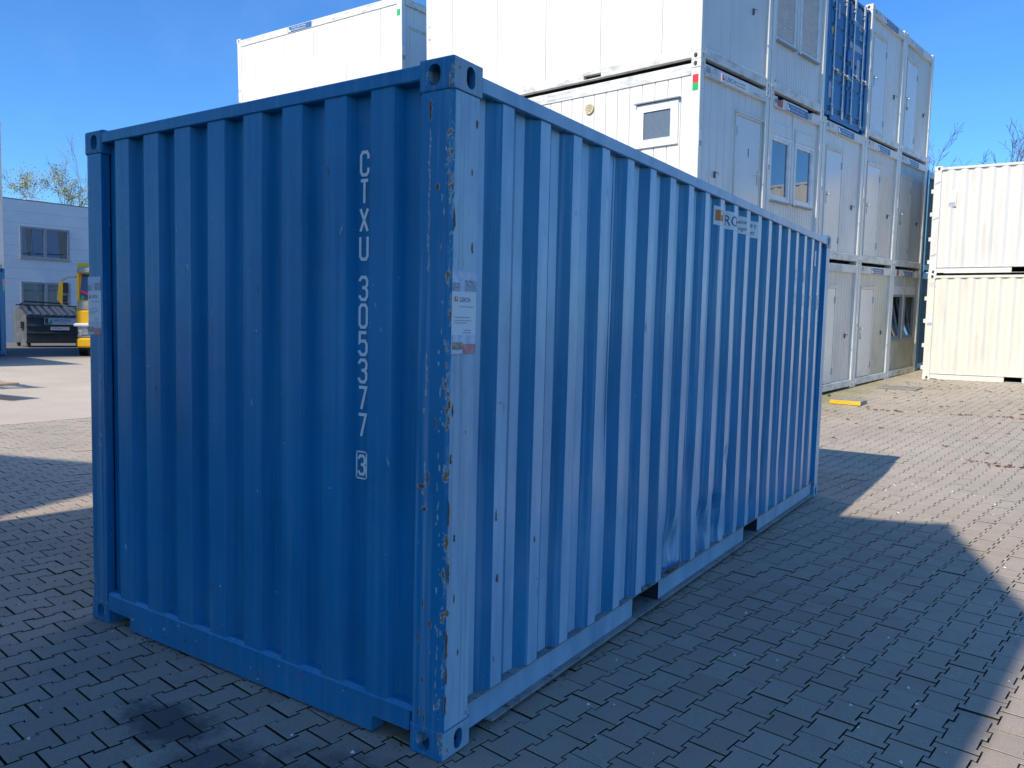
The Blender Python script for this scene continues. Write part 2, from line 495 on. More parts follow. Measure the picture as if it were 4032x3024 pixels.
def mat_pavers():
    t = NT('concrete_pavers')
    geo = t.n('ShaderNodeNewGeometry').outputs['Position']
    X, Y, Z = t.xyz(geo)
    at = t.n('ShaderNodeAttribute', attribute_name='rnd').outputs['Fac']
    oi = t.n('ShaderNodeObjectInfo').outputs['Random']
    rnd = t.math('FRACT', t.math('ADD', at, oi))
    r2 = t.math('FRACT', t.math('MULTIPLY', rnd, 7.31))
    base = t.mix(rnd, (.385, .30, .22), (.465, .375, .285))
    base = t.mix(t.math('MULTIPLY', t.ramp(r2, .7, 1.), .5), base, (.40, .31, .25))
    # sunlit stretches painted paler than the shaded near stones, with some dust
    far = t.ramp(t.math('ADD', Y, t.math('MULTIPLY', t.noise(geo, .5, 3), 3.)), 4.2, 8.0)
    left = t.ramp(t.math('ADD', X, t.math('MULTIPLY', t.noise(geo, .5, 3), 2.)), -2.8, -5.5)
    fx = t.ramp(X, .9, 2.2)  # follows the sunlit area at the right, its brightness painted in
    lit_dusty = t.math('MAXIMUM', t.math('MAXIMUM', far, left), fx)
    lit_dust_c = t.mix(t.ramp(t.noise(geo, .8, 5, .6), .3, .7), (.425, .374, .302), (.53, .47, .385))
    base = t.mix(t.math('MULTIPLY', lit_dusty, .86), base, lit_dust_c)
    blot = t.noise(geo, .55, 5, .65)
    base = t.mix(t.math('MULTIPLY', t.ramp(blot, .52, .72), .35), base, (.28, .245, .20))
    stn = t.noise(geo, 5., 6, .75)
    base = t.mix(t.math('MULTIPLY', t.ramp(stn, .50, .75), .24), base, (.17, .15, .13))
    fine = t.noise(geo, 160, 3, .7)
    base = t.mix(t.math('MULTIPLY', t.ramp(fine, .38, .66), .42), base, (.10, .09, .08))
    grit = t.ramp(t.noise(geo, 320, 2, .6), .64, .72)
    base = t.mix(t.math('MULTIPLY', grit, .5), base, (.42, .41, .40))
    # oil stain near the container's left front foot
    def blob(cx, cy, rx, ry, k=1.):
        dx = t.math('DIVIDE', t.math('SUBTRACT', X, cx), rx); dy = t.math('DIVIDE', t.math('SUBTRACT', Y, cy), ry)
        d = t.math('SQRT', t.math('ADD', t.math('MULTIPLY', dx, dx), t.math('MULTIPLY', dy, dy)))
        d = t.math('ADD', d, t.math('MULTIPLY', t.math('SUBTRACT', t.noise(geo, 9, 6, .75), .5), 2.2))
        return t.math('MULTIPLY', t.ramp(d, 1.15, .55), k)
    oil = t.math('MAXIMUM', blob(-1.08, -.42, .30, .15, .72), blob(-.62, -.50, .30, .2, .6))
    oil = t.math('MAXIMUM', oil, blob(-.1, -.3, .45, .2, .55))
    oil = t.math('MAXIMUM', oil, blob(-3.9, -.25, .5, .3, .25))
    base = t.mix(oil, base, (.035, .035, .04))
    # spilt sand, pale scuffs on the sunlit yard
    spl = t.math('MULTIPLY', t.ramp(t.noise(t.mapping(geo, scale=(1, 2.2, 1)), 2.3, 5, .7), .66, .74), lit_dusty)
    base = t.mix(t.math('MULTIPLY', spl, .6), base, (.52, .46, .33))
    # moss towards the cabins and dirt strip
    mossx = t.math('MULTIPLY', t.ramp(t.math('ADD', X, t.math('MULTIPLY', t.noise(geo, .8, 4), 1.2)), -.3, -1.1), t.ramp(Y, 10, 14))
    mossx = t.math('MULTIPLY', mossx, t.ramp(X, -4, -3))
    base = t.mix(t.math('MULTIPLY', mossx, .75), base, (.24, .23, .10))
    # dirty halo beside the container foot
    h = t.bump(fine, .7, .004)
    h = t.bump(t.noise(geo, 45, 4), .25, .004, h)
    h = t.bump(t.noise(geo, 9, 3), .2, .008, h)
    return t.done(base, t.math('SUBTRACT', .88, t.math('MULTIPLY', oil, .35)), .35, None, h)


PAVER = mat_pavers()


def mat_joint():
    t = NT('joint_sand_and_moss')
    geo = t.n('ShaderNodeNewGeometry').outputs['Position']
    X, Y, Z = t.xyz(geo)
    c = t.mix(t.ramp(t.noise(geo, 120, 3), .35, .7), (.018, .017, .015), (.065, .058, .048))
    m = t.math('MULTIPLY', t.ramp(t.noise(geo, 2.1, 4), .44, .56), t.ramp(t.noise(geo, 40, 3), .36, .56))
    c = t.mix(t.math('MULTIPLY', m, .8), c, (.040, .062, .016))
    far = t.math('MAXIMUM', t.ramp(Y, 4, 9), t.ramp(X, -3, -6))
    c = t.mix(t.math('MULTIPLY', far, .75), c, (.15, .135, .11))
    return t.done(c, .95, .1, None, t.bump(t.noise(geo, 90, 4), .8, .01))


JOINT = mat_joint()


# ------------------------------------------------------------------ terrain height
def sstep(a, b, x):
    t = np.clip((x - a) / (b - a), 0, 1); return t * t * (3 - 2 * t)


def ground(x, y):
    x = np.asarray(x, float); y = np.asarray(y, float)
    fold = 7.93 - .0246 * x
    zr = .047 * np.clip(y - fold, 0, 16.5) * sstep(-9, -4, x)
    zl = .0225 * np.clip(-x - 9, 0, 15)
    return zr + zl


def gz(x, y): return float(ground(x, y))


# ------------------------------------------------------------------ text
_tc = {}


def text_mesh(s, mat, h=1., sx=1., align='LEFT', bold=0., space=1.):
    """mesh of a flat text in the XZ plane of its own (x right, z up), cap height h"""
    key = (s, mat.name, h, sx, align, bold, space)
    if key in _tc: return _tc[key]
    cu = bpy.data.curves.new('t', 'FONT')
    cu.body = s; cu.resolution_u = 2; cu.align_x = align; cu.offset = bold; cu.space_character = space
    o = bpy.data.objects.new('t', cu); C.objects.link(o)
    bpy.context.view_layer.update()
    me = bpy.data.meshes.new_from_object(o.evaluated_get(bpy.context.evaluated_depsgraph_get()))
    bpy.data.objects.remove(o)
    k = h / .69
    for v in me.vertices:
        v.co = (v.co.x * k * sx, 0, v.co.y * k)
    me.materials.clear(); me.materials.append(mat)
    me.name = 'lettering'
    _tc[key] = me
    return me


def text(s, mat, parent, loc, h, face='end', sx=1., align='LEFT', name='lettering', bold=0., rot=None, space=1.):
    """face 'end' reads on a -Y face, 'side' on a +X face"""
    me = text_mesh(s, mat, h, sx, align, bold, space)
    o = link(name, me, parent, loc)
    if rot is not None: o.rotation_euler = rot
    elif face == 'side': o.rotation_euler = (0, 0, math.pi / 2)
    return o


def plate(parent, name, face, a0, a1, z0, z1, off, mat, t=.002):
    """thin plate on the face: 'side' (+X) a = y ; 'end' (-Y) a = x"""
    if face == 'side': m = MB().box(off - .001, off + t, a0, a1, z0, z1)
    else: m = MB().box(a0, a1, off - t, off + .001, z0, z1)
    return m.build(name, mat, parent)


def poster(parent, face, a0, a1, z0, z1, off, detail=True):
    """a company sticker: photograph, logo with name, lines of text, photograph"""
    sgn = 1 if face == 'side' else -1
    p = plate(parent, 'poster', face, a0, a1, z0, z1, off, PRINT_WHITE, .0015)
    W, Hh = a1 - a0, z1 - z0
    def band(nm, u0, u1, w0, w1, mat, k=1):
        o = off + sgn * (.0017 + .0004 * k)
        return plate(p, nm, face, a0 + u0 * W, a0 + u1 * W, z0 + w0 * Hh, z0 + w1 * Hh, o, mat, .0003)
    band('print', .0, 1, .76, 1, PRINT_LAV); band('print', .50, 1, .77, .90, PRINT_BUILD, 2); band('print', .0, .30, .76, .86, PRINT_BUILD, 2)
    band('print', .0, 1, .0, .23, PRINT_LAV); band('print', .45, 1, .0, .12, PRINT_RED, 2); band('print', .02, .45, .05, .14, PRINT_TAN, 2)
    band('logo', .09, .22, .635, .695, LOGO_ORANGE)
    if detail:
        band('logo_notch', .15, .19, .66, .69, PRINT_WHITE, 2)
        lo = off + sgn * .0024
        loc = (lo, a0 + .30 * W, z0 + .635 * Hh) if face == 'side' else (a0 + .30 * W, lo, z0 + .635 * Hh)
        text('LERCH', LETTER_NAVY, p, loc, .055 * Hh, face, sx=.95 * W / .14 / (Hh / .30) * .92)
    for w, u0, u1 in ((.57, .3, .88), (.44, .10, .75), (.40, .10, .8), (.37, .10, .6), (.28, .5, .8), (.25, .45, .8)):
        band('print_line', u0, u1, w, w + .012, PRINT_GREY)
    return p


GLYPH = {
    'C': [[(1, .70), (1, .86), (.78, 1), (.22, 1), (0, .86), (0, .14), (.22, 0), (.78, 0), (1, .14), (1, .30)]],
    'T': [[(0, 1), (1, 1)], [(.5, .97), (.5, 0)]],
    'X': [[(0, 0), (1, 1)], [(0, 1), (.44, .56)], [(.56, .44), (1, 0)]],
    'U': [[(0, 1), (0, .14), (.22, 0), (.78, 0), (1, .14), (1, 1)]],
    '3': [[(0, .82), (0, .87), (.22, 1), (.78, 1), (1, .86), (1, .65), (.74, .53), (.34, .53)], [(.74, .53), (1, .40), (1, .14), (.78, 0), (.22, 0), (0, .13), (0, .19)]],
    '0': [[(.5, 1), (.22, 1), (0, .86), (0, .14), (.22, 0), (.78, 0), (1, .14), (1, .86), (.78, 1), (.5, 1)]],
    '5': [[(.96, 1), (.06, 1), (.03, .56), (.26, .62), (.76, .62), (1, .48), (1, .14), (.78, 0), (.22, 0), (0, .13), (0, .19)]],
    '7': [[(0, 1), (1, 1), (.36, 0)]],
    '2': [[(0, .80), (0, .87), (.22, 1), (.78, 1), (1, .86), (1, .64), (0, .10), (0, 0), (1, 0)]],
    'G': [[(1, .72), (1, .86), (.78, 1), (.22, 1), (0, .86), (0, .14), (.22, 0), (.78, 0), (1, .14), (1, .48), (.55, .48)]],
    '1': [[(.25, .82), (.6, 1), (.6, 0)]]}
_gc = {}


def glyph(ch, w, h, sw, mat):
    """one painted character, w x h overall with stroke sw, flat in XZ, centred on x, foot on z=0"""
    key = (ch, w, h, sw, mat.name)
    if key in _gc: return _gc[key]
    m = MB(); iw, ih = w - sw, h - sw
    for li, ln in enumerate(GLYPH[ch]):
        P = [Vector((-iw / 2 + a * iw, sw / 2 + b * ih)) for a, b in ln]
        L_, R_ = [], []
        for i, p in enumerate(P):
            d0 = (p - P[i - 1]).normalized() if i else (P[1] - P[0]).normalized()
            d1 = (P[i + 1] - p).normalized() if i < len(P) - 1 else d0
            n0, n1 = Vector((-d0.y, d0.x)), Vector((-d1.y, d1.x))
            k = (n0 + n1) / max(.3, 1 + n0.dot(n1))
            L_.append(p + k * sw / 2); R_.append(p - k * sw / 2)
        e = .0002 * li
        for i in range(len(P) - 1):
            m.poly([(R_[i].x, -e, R_[i].y), (R_[i + 1].x, -e, R_[i + 1].y), (L_[i + 1].x, -e, L_[i + 1].y), (L_[i].x, -e, L_[i].y)])
    me = m.mesh('lettering', mat); _gc[key] = me
    return me


# ------------------------------------------------------------------ corner casting (shared mesh, holes cut)
def oval(r, h, n=10):
    pts = []
    for k in range(n + 1): t = -math.pi * k / n; pts.append((r * math.cos(t), -(h / 2 - r) + r * math.sin(t)))
    for k in range(n + 1): t = math.pi - math.pi * k / n; pts.append((r * math.cos(t), (h / 2 - r) + r * math.sin(t)))
    return pts


def make_casting(mat, lx=.162, ly=.178, lz=.118, bev=.013):
    """near corner at origin: extends to -X, +Y, +Z. Holes on +X, -Y, and top"""
    bm = bmesh.new()
    bmesh.ops.create_cube(bm, size=1)
    for v in bm.verts:
        v.co = ((v.co.x - .5) * lx, (v.co.y + .5) * ly, (v.co.z + .5) * lz)
    es = [e for e in bm.edges if sum(1 for v in e.verts if v.co.x > -1e-6) == 2 or sum(1 for v in e.verts if v.co.y < 1e-6) == 2]
    bmesh.ops.bevel(bm, geom=es, offset=bev, segments=3, profile=.6, affect='EDGES')
    me = bpy.data.meshes.new('casting'); bm.to_mesh(me); bm.free()
    o = bpy.data.objects.new('a', me); C.objects.link(o)
    cut = MB()
    cut.box(-lx + .03, -.028, .028, ly - .03, .024, lz - .024)
    cu = [('x', oval(.0255, .079)), ('y', oval(.0295, .074))]
    cut2 = MB()
    cut2.prism([(.1 + a, lz / 2 + b) for a, b in oval(.0255, .079)], -.05, .02, axis='x')
    cut3 = MB()
    cut3.prism([(-.09 + a, lz / 2 + b) for a, b in oval(.0295, .076)], -.02, .05, axis='y')
    objs = []
    for c in (cut, cut2, cut3):
        m2 = c.mesh('c', [])
        b2 = bmesh.new(); b2.from_mesh(m2); bmesh.ops.recalc_face_normals(b2, faces=b2.faces); b2.to_mesh(m2); b2.free()
        oo = bpy.data.objects.new('c', m2); C.objects.link(oo); objs.append(oo)
        md = o.modifiers.new('b', 'BOOLEAN'); md.operation = 'DIFFERENCE'; md.object = oo; md.solver = 'EXACT'
    bpy.context.view_layer.update()
    res = bpy.data.meshes.new_from_object(o.evaluated_get(bpy.context.evaluated_depsgraph_get()))
    for x in objs + [o]: bpy.data.objects.remove(x)
    res.name = 'corner_casting'
    res.materials.clear(); res.materials.append(mat)
    return res


CAST_BLUE = make_casting(BLUE_CAST)


def recolour(me, mat):
    m = me.copy(); m.materials.clear(); m.materials.append(mat); return m


CAST_WHITE = recolour(CAST_BLUE, CAB_FRAME)
CAST_RAIL = recolour(CAST_BLUE, CAB_RAIL)
CAST_ISO = recolour(CAST_BLUE, ISO_WHITE)
CAST_CREAM = recolour(CAST_BLUE, ISO_CREAM)


# ------------------------------------------------------------------ corrugation profiles
def side_profile(y0, y1, first=.323, pitch=.2785, crest=.077, slope=.068, d0=.010, d1=.046):
    """list of (y, depth); crest starts at first + k*pitch"""
    pts = [(y0, d1)]
    k = 0
    while first + k * pitch + crest + slope < y1:
        a = first + k * pitch
        if a - slope > y0: pts.append((a - slope, d1))
        pts += [(a, d0), (a + crest, d0), (a + crest + slope, d1)]
        k += 1
    pts.append((y1, d1))
    return pts


def depth_at(prof, y):
    for (a, da), (b, db) in zip(prof[:-1], prof[1:]):
        if a <= y <= b: return da + (db - da) * ((y - a) / max(1e-9, b - a))
    return prof[-1][1]


SIDE = side_profile(.155, 5.90)
# end wall: crest 0.12, steep slopes, pitch 0.252
ENDP = [(-2.290, .056)]
for k in range(8):
    a = -2.169 + k * .2518
    ENDP += [(a - .019, .056), (a, .010), (a + .121, .010), (a + .140, .056)]
ENDP.append((-.146, .056))

DENTS = [  # y, z, radius y, radius z, depth
    (2.30, .30, .10, .16, .045), (2.18, .28, .06, .10, .018), (2.80, .34, .07, .13, .028), (3.03, .42, .055, .07, .038),
    (3.21, .78, .05, .06, .036), (3.30, .55, .05, .22, .016), (3.83, .36, .06, .08, .022), (3.10, .25, .10, .10, .015),
    (2.52, .60, .08, .25, .008), (4.1, .62, .08, .3, .008), (1.35, 1.3, .1, .3, .005), (4.6, .5, .1, .25, .006)]


def build_side_wall(parent, mat, dents=True, prof=SIDE, z0=.165, z1=2.497, name='side_wall', nz=46):
    ys = []
    for (a, da), (b, db) in zip(prof[:-1], prof[1:]):
        n = 2 if (dents and 1.9 < a < 4.3) else 1
        ys += [a + (b - a) * i / n for i in range(n)]
    ys.append(prof[-1][0])
    if not dents: nz = 1
    zs = [z0 + (z1 - z0) * ((i / nz) ** (1.7 if dents else 1)) for i in range(nz + 1)]
    m = MB()
    for z in zs:
        for y in ys:
            d = depth_at(prof, y)
            if dents:
                for (cy, cz, ry, rz, dd) in DENTS:
                    r = ((y - cy) / ry) ** 2 + ((z - cz) / rz) ** 2
                    if r < 6: d += 1.2 * dd * math.exp(-r * 1.2)
                d += .0022 * noise.noise(Vector((y * 2.3, z * 1.1, 0)))
                if .2 < z < 2.4: d += .0025 * math.sin(y * 3.1 + z * 1.3) * (z - .165) * (2.497 - z) / 1.36
            m.v.append((-d, y + (.006 * noise.noise(Vector((y * 4, z * 1.5, 3))) if dents and 2 < y < 4.2 and z < 1.2 else 0), z))
    n = len(ys)
    for j in range(len(zs) - 1):
        for i in range(n - 1):
            m.f.append((j * n + i, j * n + i + 1, (j + 1) * n + i + 1, (j + 1) * n + i)); m.m.append(0)
    return m.build(name, mat, parent)


def rounded_L(r=.022, seg=5, w=.150, l=.160, t=.012, rec=.003):
    """post plan: corner at origin side x<0,y>0, faces at x=-rec and y=rec"""
    o = [(-w, rec)]
    for k in range(seg + 1):
        a = math.pi / 2 * k / seg
        o.append((-rec - r + r * math.sin(a), rec + r - r * math.cos(a)))
    o.append((-rec, l))
    # step profile typical of a post: small outward return
    o += [(-rec - .045, l), (-rec - .045, rec + .045), (-w, rec + .045)]
    return o


def blob_decal(m, face, a, z, w, h, off, mi, seed, lean=0.):
    r = random.Random(seed); n = 17; pts = []
    for k in range(n):
        t = 2 * math.pi * k / n; q = .35 + .75 * r.random()
        da, dz = .5 * w * math.cos(t) * q, .5 * h * math.sin(t) * (.6 + .5 * r.random())
        da += lean * dz
        pts.append((off, a + da, z + dz) if face == 'side' else (a + da, off, z + dz))
    m.poly(pts, mi)


def iso_container(root, mats, main=False, dents=False, door=False, cast=None, roofwave=False):
    """20 ft container. Near corner at origin, extends to -X (2.438) and +Y (6.058)"""
    W, L, H = 2.438, 6.058, 2.591
    mE, mS, mP, mR = mats
    cast = cast or CAST_BLUE
    for sx in (0, 1):
        for sy in (0, 1):
            for sz in (0, 1):
                o = link('corner_casting', cast, root, (-W * sx, L * sy, H * sz))
                o.scale = (-1 if sx else 1, -1 if sy else 1, -1 if sz else 1)
            post = MB().prism(rounded_L(), .118, H - .118, axis='z')
            o = post.build('corner_post', mP, root, fix=True)
            o.location = (-W * sx, L * sy, 0); o.scale = (-1 if sx else 1, -1 if sy else 1, 1)
    # side walls
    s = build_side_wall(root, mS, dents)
    s2 = link('side_wall', build_side_wall(None, mS, False).data, root) if False else None
    m = MB()
    for i in range(len(SIDE) - 1):
        (a, da), (b, db) = SIDE[i], SIDE[i + 1]
        m.poly([(-W + da, a, .165), (-W + da, a, 2.5), (-W + db, b, 2.5), (-W + db, b, .165)])
    m.build('side_wall', mS, root)
    # end wall(s)
    def endwall(yf, sgn):
        m = MB()
        for i in range(len(ENDP) - 1):
            (a, da), (b, db) = ENDP[i], ENDP[i + 1]
            P = [(a, yf + sgn * da, .155), (b, yf + sgn * db, .155), (b, yf + sgn * db, 2.525), (a, yf + sgn * da, 2.525)]
            m.poly(P if sgn > 0 else P[::-1])
        return m.build('end_wall', mE, root)
    if not door: endwall(0, 1)
    endwall(L, -1)
    # rails
    for (ys, sg) in ((0, 1), (L, -1)):
        a, b = sorted((ys + sg * .003, ys + sg * .063))
        m = MB().cbox(-W + .155, -.155, a, b, 2.522, 2.578, .005); m.build('end_top_rail', mE if ys == 0 else mR, root)
        # lower end sill with recesses beside the castings
        f = ys + sg * .004; bk = ys + sg * .075
        prof = [(-W + .162, .158), (-W + .162, .080), (-2.245, .080), (-2.238, .076), (-2.080, .076), (-2.074, .070), (-2.074, .014),
                (-.362, .014), (-.362, .070), (-.356, .078), (-.165, .078), (-.165, .158)]
        pts = prof
        m = MB().prism(pts, min(f, bk), max(f, bk), axis='y')
        m.poly([(-W + .155, f, .158), (-.150, f, .158), (-.150, f + sg * .016, .174), (-W + .155, f + sg * .016, .174)])
        m.poly([(-W + .155, f + sg * .016, .174), (-.150, f + sg * .016, .174), (-.150, f + sg * .09, .178), (-W + .155, f + sg * .09, .178)])
        m.build('end_bottom_rail', mE, root, fix=True)
    for (xs, sg) in ((0, -1), (-W, 1)):
        a, b = sorted((xs + sg * .002, xs + sg * .062))
        MB().cbox(a, b, .170, L - .170, 2.497, 2.557, .005).build('side_top_rail', mR, root)
        # channel: web, pockets left open, bottom flange, ledge above
        f, bk = xs + sg * .030, xs + sg * .036
        a, b = sorted((f, bk))
        m = MB()
        for y0, y1 in ((.165, 1.732), (2.082, 3.725), (4.070, L - .165)):
            m.box(a, b, y0, y1, .040, .162)
        m.box(a, b, 1.732, 2.082, .1545, .1625)
        m.box(a, b, 3.725, 4.070, .1545, .1625)
        m.build('side_bottom_rail', mR, root)
        a, b = sorted((xs - sg * -.000 + sg * .001, xs + sg * .060))
        m = MB()
        m.box(a, b, .330, 1.720, .026, .0385); m.box(a, b, 2.10, 3.71, .026, .0385); m.box(a, b, 4.09, L - .20, .026, .0385)
        m.build('bottom_flange', DIRTY_LEDGE if main else mR, root)
        a, b = sorted((xs + sg * .006, xs + sg * .09))
        MB().box(a, b, .165, L - .165, .1630, .1665).build('sill_ledge', DIRTY_LEDGE if main else mR, root)
    # fork pockets run through
    for y0, y1 in ((1.732, 2.082), (3.725, 4.070)):
        m = MB()
        m.box(-W + .03, -.03, y0 - .006, y0, .030, .154); m.box(-W + .03, -.03, y1, y1 + .006, .030, .154)
        m.poly([(-W + .03, y0, .154), (-.03, y0, .154), (-.03, y1, .154), (-W + .03, y1, .154)])
        m.box(-W / 2 - .01, -W / 2, y0, y1, .034, .154) if not main else None
        m.build('fork_pocket', DARK_STEEL, root)
        MB().box(-W + .004, -.004, y0 - .02, y1 + .02, .028, .034).build('pocket_floor_plate', DIRTY_LEDGE if main else mR, root)
    # roof and floor
    m = MB(); n = 22
    for i in range(n):
        a = .17 + (L - .34) * i / n; w = (L - .34) / n
        for (p, q, z0, z1) in ((0, .25, 2.545, 2.545), (.25, .42, 2.545, 2.565), (.42, .80, 2.565, 2.565), (.80, 1., 2.565, 2.545)):
            m.poly([(-W + .06, a + p * w, z0), (-.06, a + p * w, z0), (-.06, a + q * w, z1), (-W + .06, a + q * w, z1)])
    for x0, x1 in ((-.07, 0), (-W, -W + .07)): m.box(x0 + .005, x1 - .005, .17, L - .17, 2.54, 2.556)
    m.box(-W + .16, -.16, .005, .17, 2.54, 2.556); m.box(-W + .16, -.16, L - .17, L - .005, 2.54, 2.556)
    m.build('roof', mS, root)
    MB().box(-W + .05, -.05, .08, L - .08, .157, .162).build('floor', DARK_STEEL, root)
    return root


# ------------------------------------------------------------------ the blue container in front
box = thing('shipping_container', 'large blue corrugated shipping container with dents, scrapes and white numbers in the foreground', 'shipping container', Matrix.Identity(4))
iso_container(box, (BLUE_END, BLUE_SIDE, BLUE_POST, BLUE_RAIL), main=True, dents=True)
# vertical number on the end wall
cx = -.4785
zt = 2.313
for chs, ztop in (('CTXU', 2.313), ('305377', 1.826)):
    for k, chh in enumerate(chs):
        z = ztop - k * .1095
        me = glyph(chh, .052, .100, .0125, LETTER_WHITE)
        link('lettering', me, box, (cx, .0535, z - .098))
link('lettering', glyph('3', .044, .086, .0115, LETTER_WHITE), box, (cx, .0535, 1.026))
m = MB(); a0, a1, b0, b1 = cx - .031, cx + .029, 1.012, 1.126
for r_ in ((a0, a1, b0, b0 + .006), (a0, a1, b1 - .006, b1), (a0, a0 + .006, b0, b1), (a1 - .006, a1, b0, b1)):
    m.box(r_[0], r_[1], .0525, .0545, r_[2], r_[3])
m.build('number_frame', LETTER_WHITE, box)
# posters
poster(box, 'end', -2.426, -2.304, 1.542, 1.845, .0022)
poster(box, 'side', .014, .158, 1.538, 1.837, -.0016)


# decals that follow the corrugated side: slice a flat text at the bends, push it onto the sheet
def wrap_on_side(me_src, y, z, name, mat, off=.003):
    me = me_src.copy()
    bm = bmesh.new(); bm.from_mesh(me)
    for v in bm.verts: v.co = Vector((0, v.co.x + y, v.co.z + z))
    for yy, _ in SIDE:
        bmesh.ops.bisect_plane(bm, geom=bm.verts[:] + bm.edges[:] + bm.faces[:], plane_co=(0, yy, 0), plane_no=(0, 1, 0))
    for v in bm.verts: v.co.x = -depth_at(SIDE, v.co.y) + off
    bm.to_mesh(me); bm.free()
    return link(name, me, box)


m = MB(); prof = [p for p in SIDE if 2.777 < p[0] < 3.748]
ys = [2.777] + [p[0] for p in prof] + [3.748]
for a, b in zip(ys[:-1], ys[1:]):
    da, db = -depth_at(SIDE, a) + .0016, -depth_at(SIDE, b) + .0016
    m.poly([(da, a, 2.330), (db, b, 2.326), (db, b, 2.446), (da, a, 2.451)])
ban = m.build('banner', PRINT_WHITE, box)
def flat(w, h, mat):
    return MB().poly([(0, 0, 0), (w, 0, 0), (w, 0, h), (0, 0, h)]).mesh('print', mat)
o = wrap_on_side(flat(.10, .070, LOGO_ORANGE), 2.790, 2.355, 'logo', LOGO_ORANGE, .0026)
wrap_on_side(flat(.035, .028, PRINT_WHITE), 2.835, 2.395, 'logo_notch', PRINT_WHITE, .0032)
wrap_on_side(text_mesh('LERCH', LETTER_NAVY, .070, .95, 'LEFT', .0), 2.925, 2.352, 'lettering', LETTER_NAVY)
wrap_on_side(text_mesh('Container', LETTER_DARK, .028, .95), 3.235, 2.398, 'lettering', LETTER_DARK)
wrap_on_side(text_mesh('Schulungen', LETTER_DARK, .028, .9), 3.225, 2.352, 'lettering', LETTER_DARK)
wrap_on_side(text_mesh('93 49 0', LETTER_DARK, .028, 1.0), 3.52, 2.398, 'lettering', LETTER_DARK)
wrap_on_side(text_mesh('lerch.net', LETTER_DARK, .028, .9), 3.50, 2.352, 'lettering', LETTER_DARK)
# numbers spread over the crests and troughs near the far end
for row, z in (('CTXU', 2.082), ('3053773', 1.880), ('22G1', 1.682)):
    for k, chh in enumerate(row):
        y = 4.817 + .1393 * k
        wrap_on_side(glyph(chh, .058, .100, .013, LETTER_WHITE), y, z, 'lettering', LETTER_WHITE)
m = MB()
for r_ in ((5.615, 5.69, 1.868, 1.874), (5.615, 5.69, 1.984, 1.99), (5.615, 5.621, 1.868, 1.99), (5.684, 5.69, 1.868, 1.99)):
    m.box(-.0095, -.0075, r_[0], r_[1], r_[2], r_[3])
m.build('number_frame', LETTER_WHITE, box)
hm = flat(.085, .13, LETTER_WHITE); wrap_on_side(hm, 5.125, 1.47, 'height_mark', LETTER_WHITE, .0022)
wrap_on_side(flat(.07, .115, PLATE_BLACK), 5.132, 1.477, 'height_mark', PLATE_BLACK, .0028)
wrap_on_side(text_mesh('2.6', LETTER_WHITE, .05, .7, 'CENTER', .01), 5.165, 1.52, 'lettering', LETTER_WHITE, .0034)
wrap_on_side(flat(.10, .165, PLATE_BLACK), 5.410, 1.412, 'height_sign', PLATE_BLACK, .0022)
wrap_on_side(flat(.085, .15, PLATE_YELLOW), 5.418, 1.420, 'height_sign', PLATE_YELLOW, .0028)
wrap_on_side(text_mesh('9\'6"', PLATE_BLACK, .045, .6, 'CENTER', .01), 5.46, 1.50, 'lettering', PLATE_BLACK, .0036)
MB().box(-.046, -.012, 5.46, 5.52, 2.26, 2.40).build('vent_box', BLUE_RAIL, box)
# chips, rust spots, scrapes seen on the near corner
m = MB()
sp = [('end', -.105, 2.415, .022, .10), ('end', -.066, 2.135, .03, .03), ('end', -.120, 1.040, .05, .03), ('end', -.090, 1.075, .02, .06),
      ('end', -.105, 0.955, .05, .015), ('end', -.060, 1.28, .014, .05), ('end', -.105, .60, .012, .06), ('end', -.07, .52, .016, .05),
      ('end', -.125, .46, .012, .06), ('end', -.118, .17, .016, .05), ('end', -.10, .30, .014, .03), ('end', -.09, .15, .01, .04),
      ('side', .075, 1.76, .0, .0), ('side', .02, 2.02, .02, .10), ('side', .13, 1.93, .02, .06), ('side', .03, 1.33, .02, .07),
      ('side', .025, 1.15, .022, .05), ('side', .018, .95, .02, .13), ('side', .022, .72, .02, .10), ('side', .018, .45, .026, .16),
      ('side', .020, .33, .024, .10), ('side', .017, .22, .022, .10), ('side', .06, .62, .012, .05), ('side', .09, .40, .02, .03),
      ('side', .145, 2.38, .02, .04), ('side', .12, 2.20, .014, .03), ('side', .055, .85, .02, .04)]
for i, (fc, a, z, w, h) in enumerate(sp):
    if w == 0: continue
    off = .0022 if fc == 'end' else -.0022
    w *= .72; h *= .85
    blob_decal(m, fc, a + .001, z, w * 1.35, h * 1.1, off, 1, 300 + i)
    blob_decal(m, fc, a, z, w, h, off - .0004 if fc == 'end' else off + .0004, 0, 300 + i)
# pale run down the post end under the casting
for i in range(34):
    z = 2.33 - i * .022 - .3 * (i > 22) - .25 * (i > 29)
    blob_decal(m, 'end', -.105 + .002 * math.sin(i), z, .006 + .0025 * ((i * 7) % 4), .034, .0023, 1, 500 + i)
for i in range(34):
    z = .12 + random.random() * 2.2
    blob_decal(m, 'end', -.030 - random.random() * .02, z, .005 + .006 * random.random(), .010 + .03 * random.random(), .0026, 1, 700 + i)
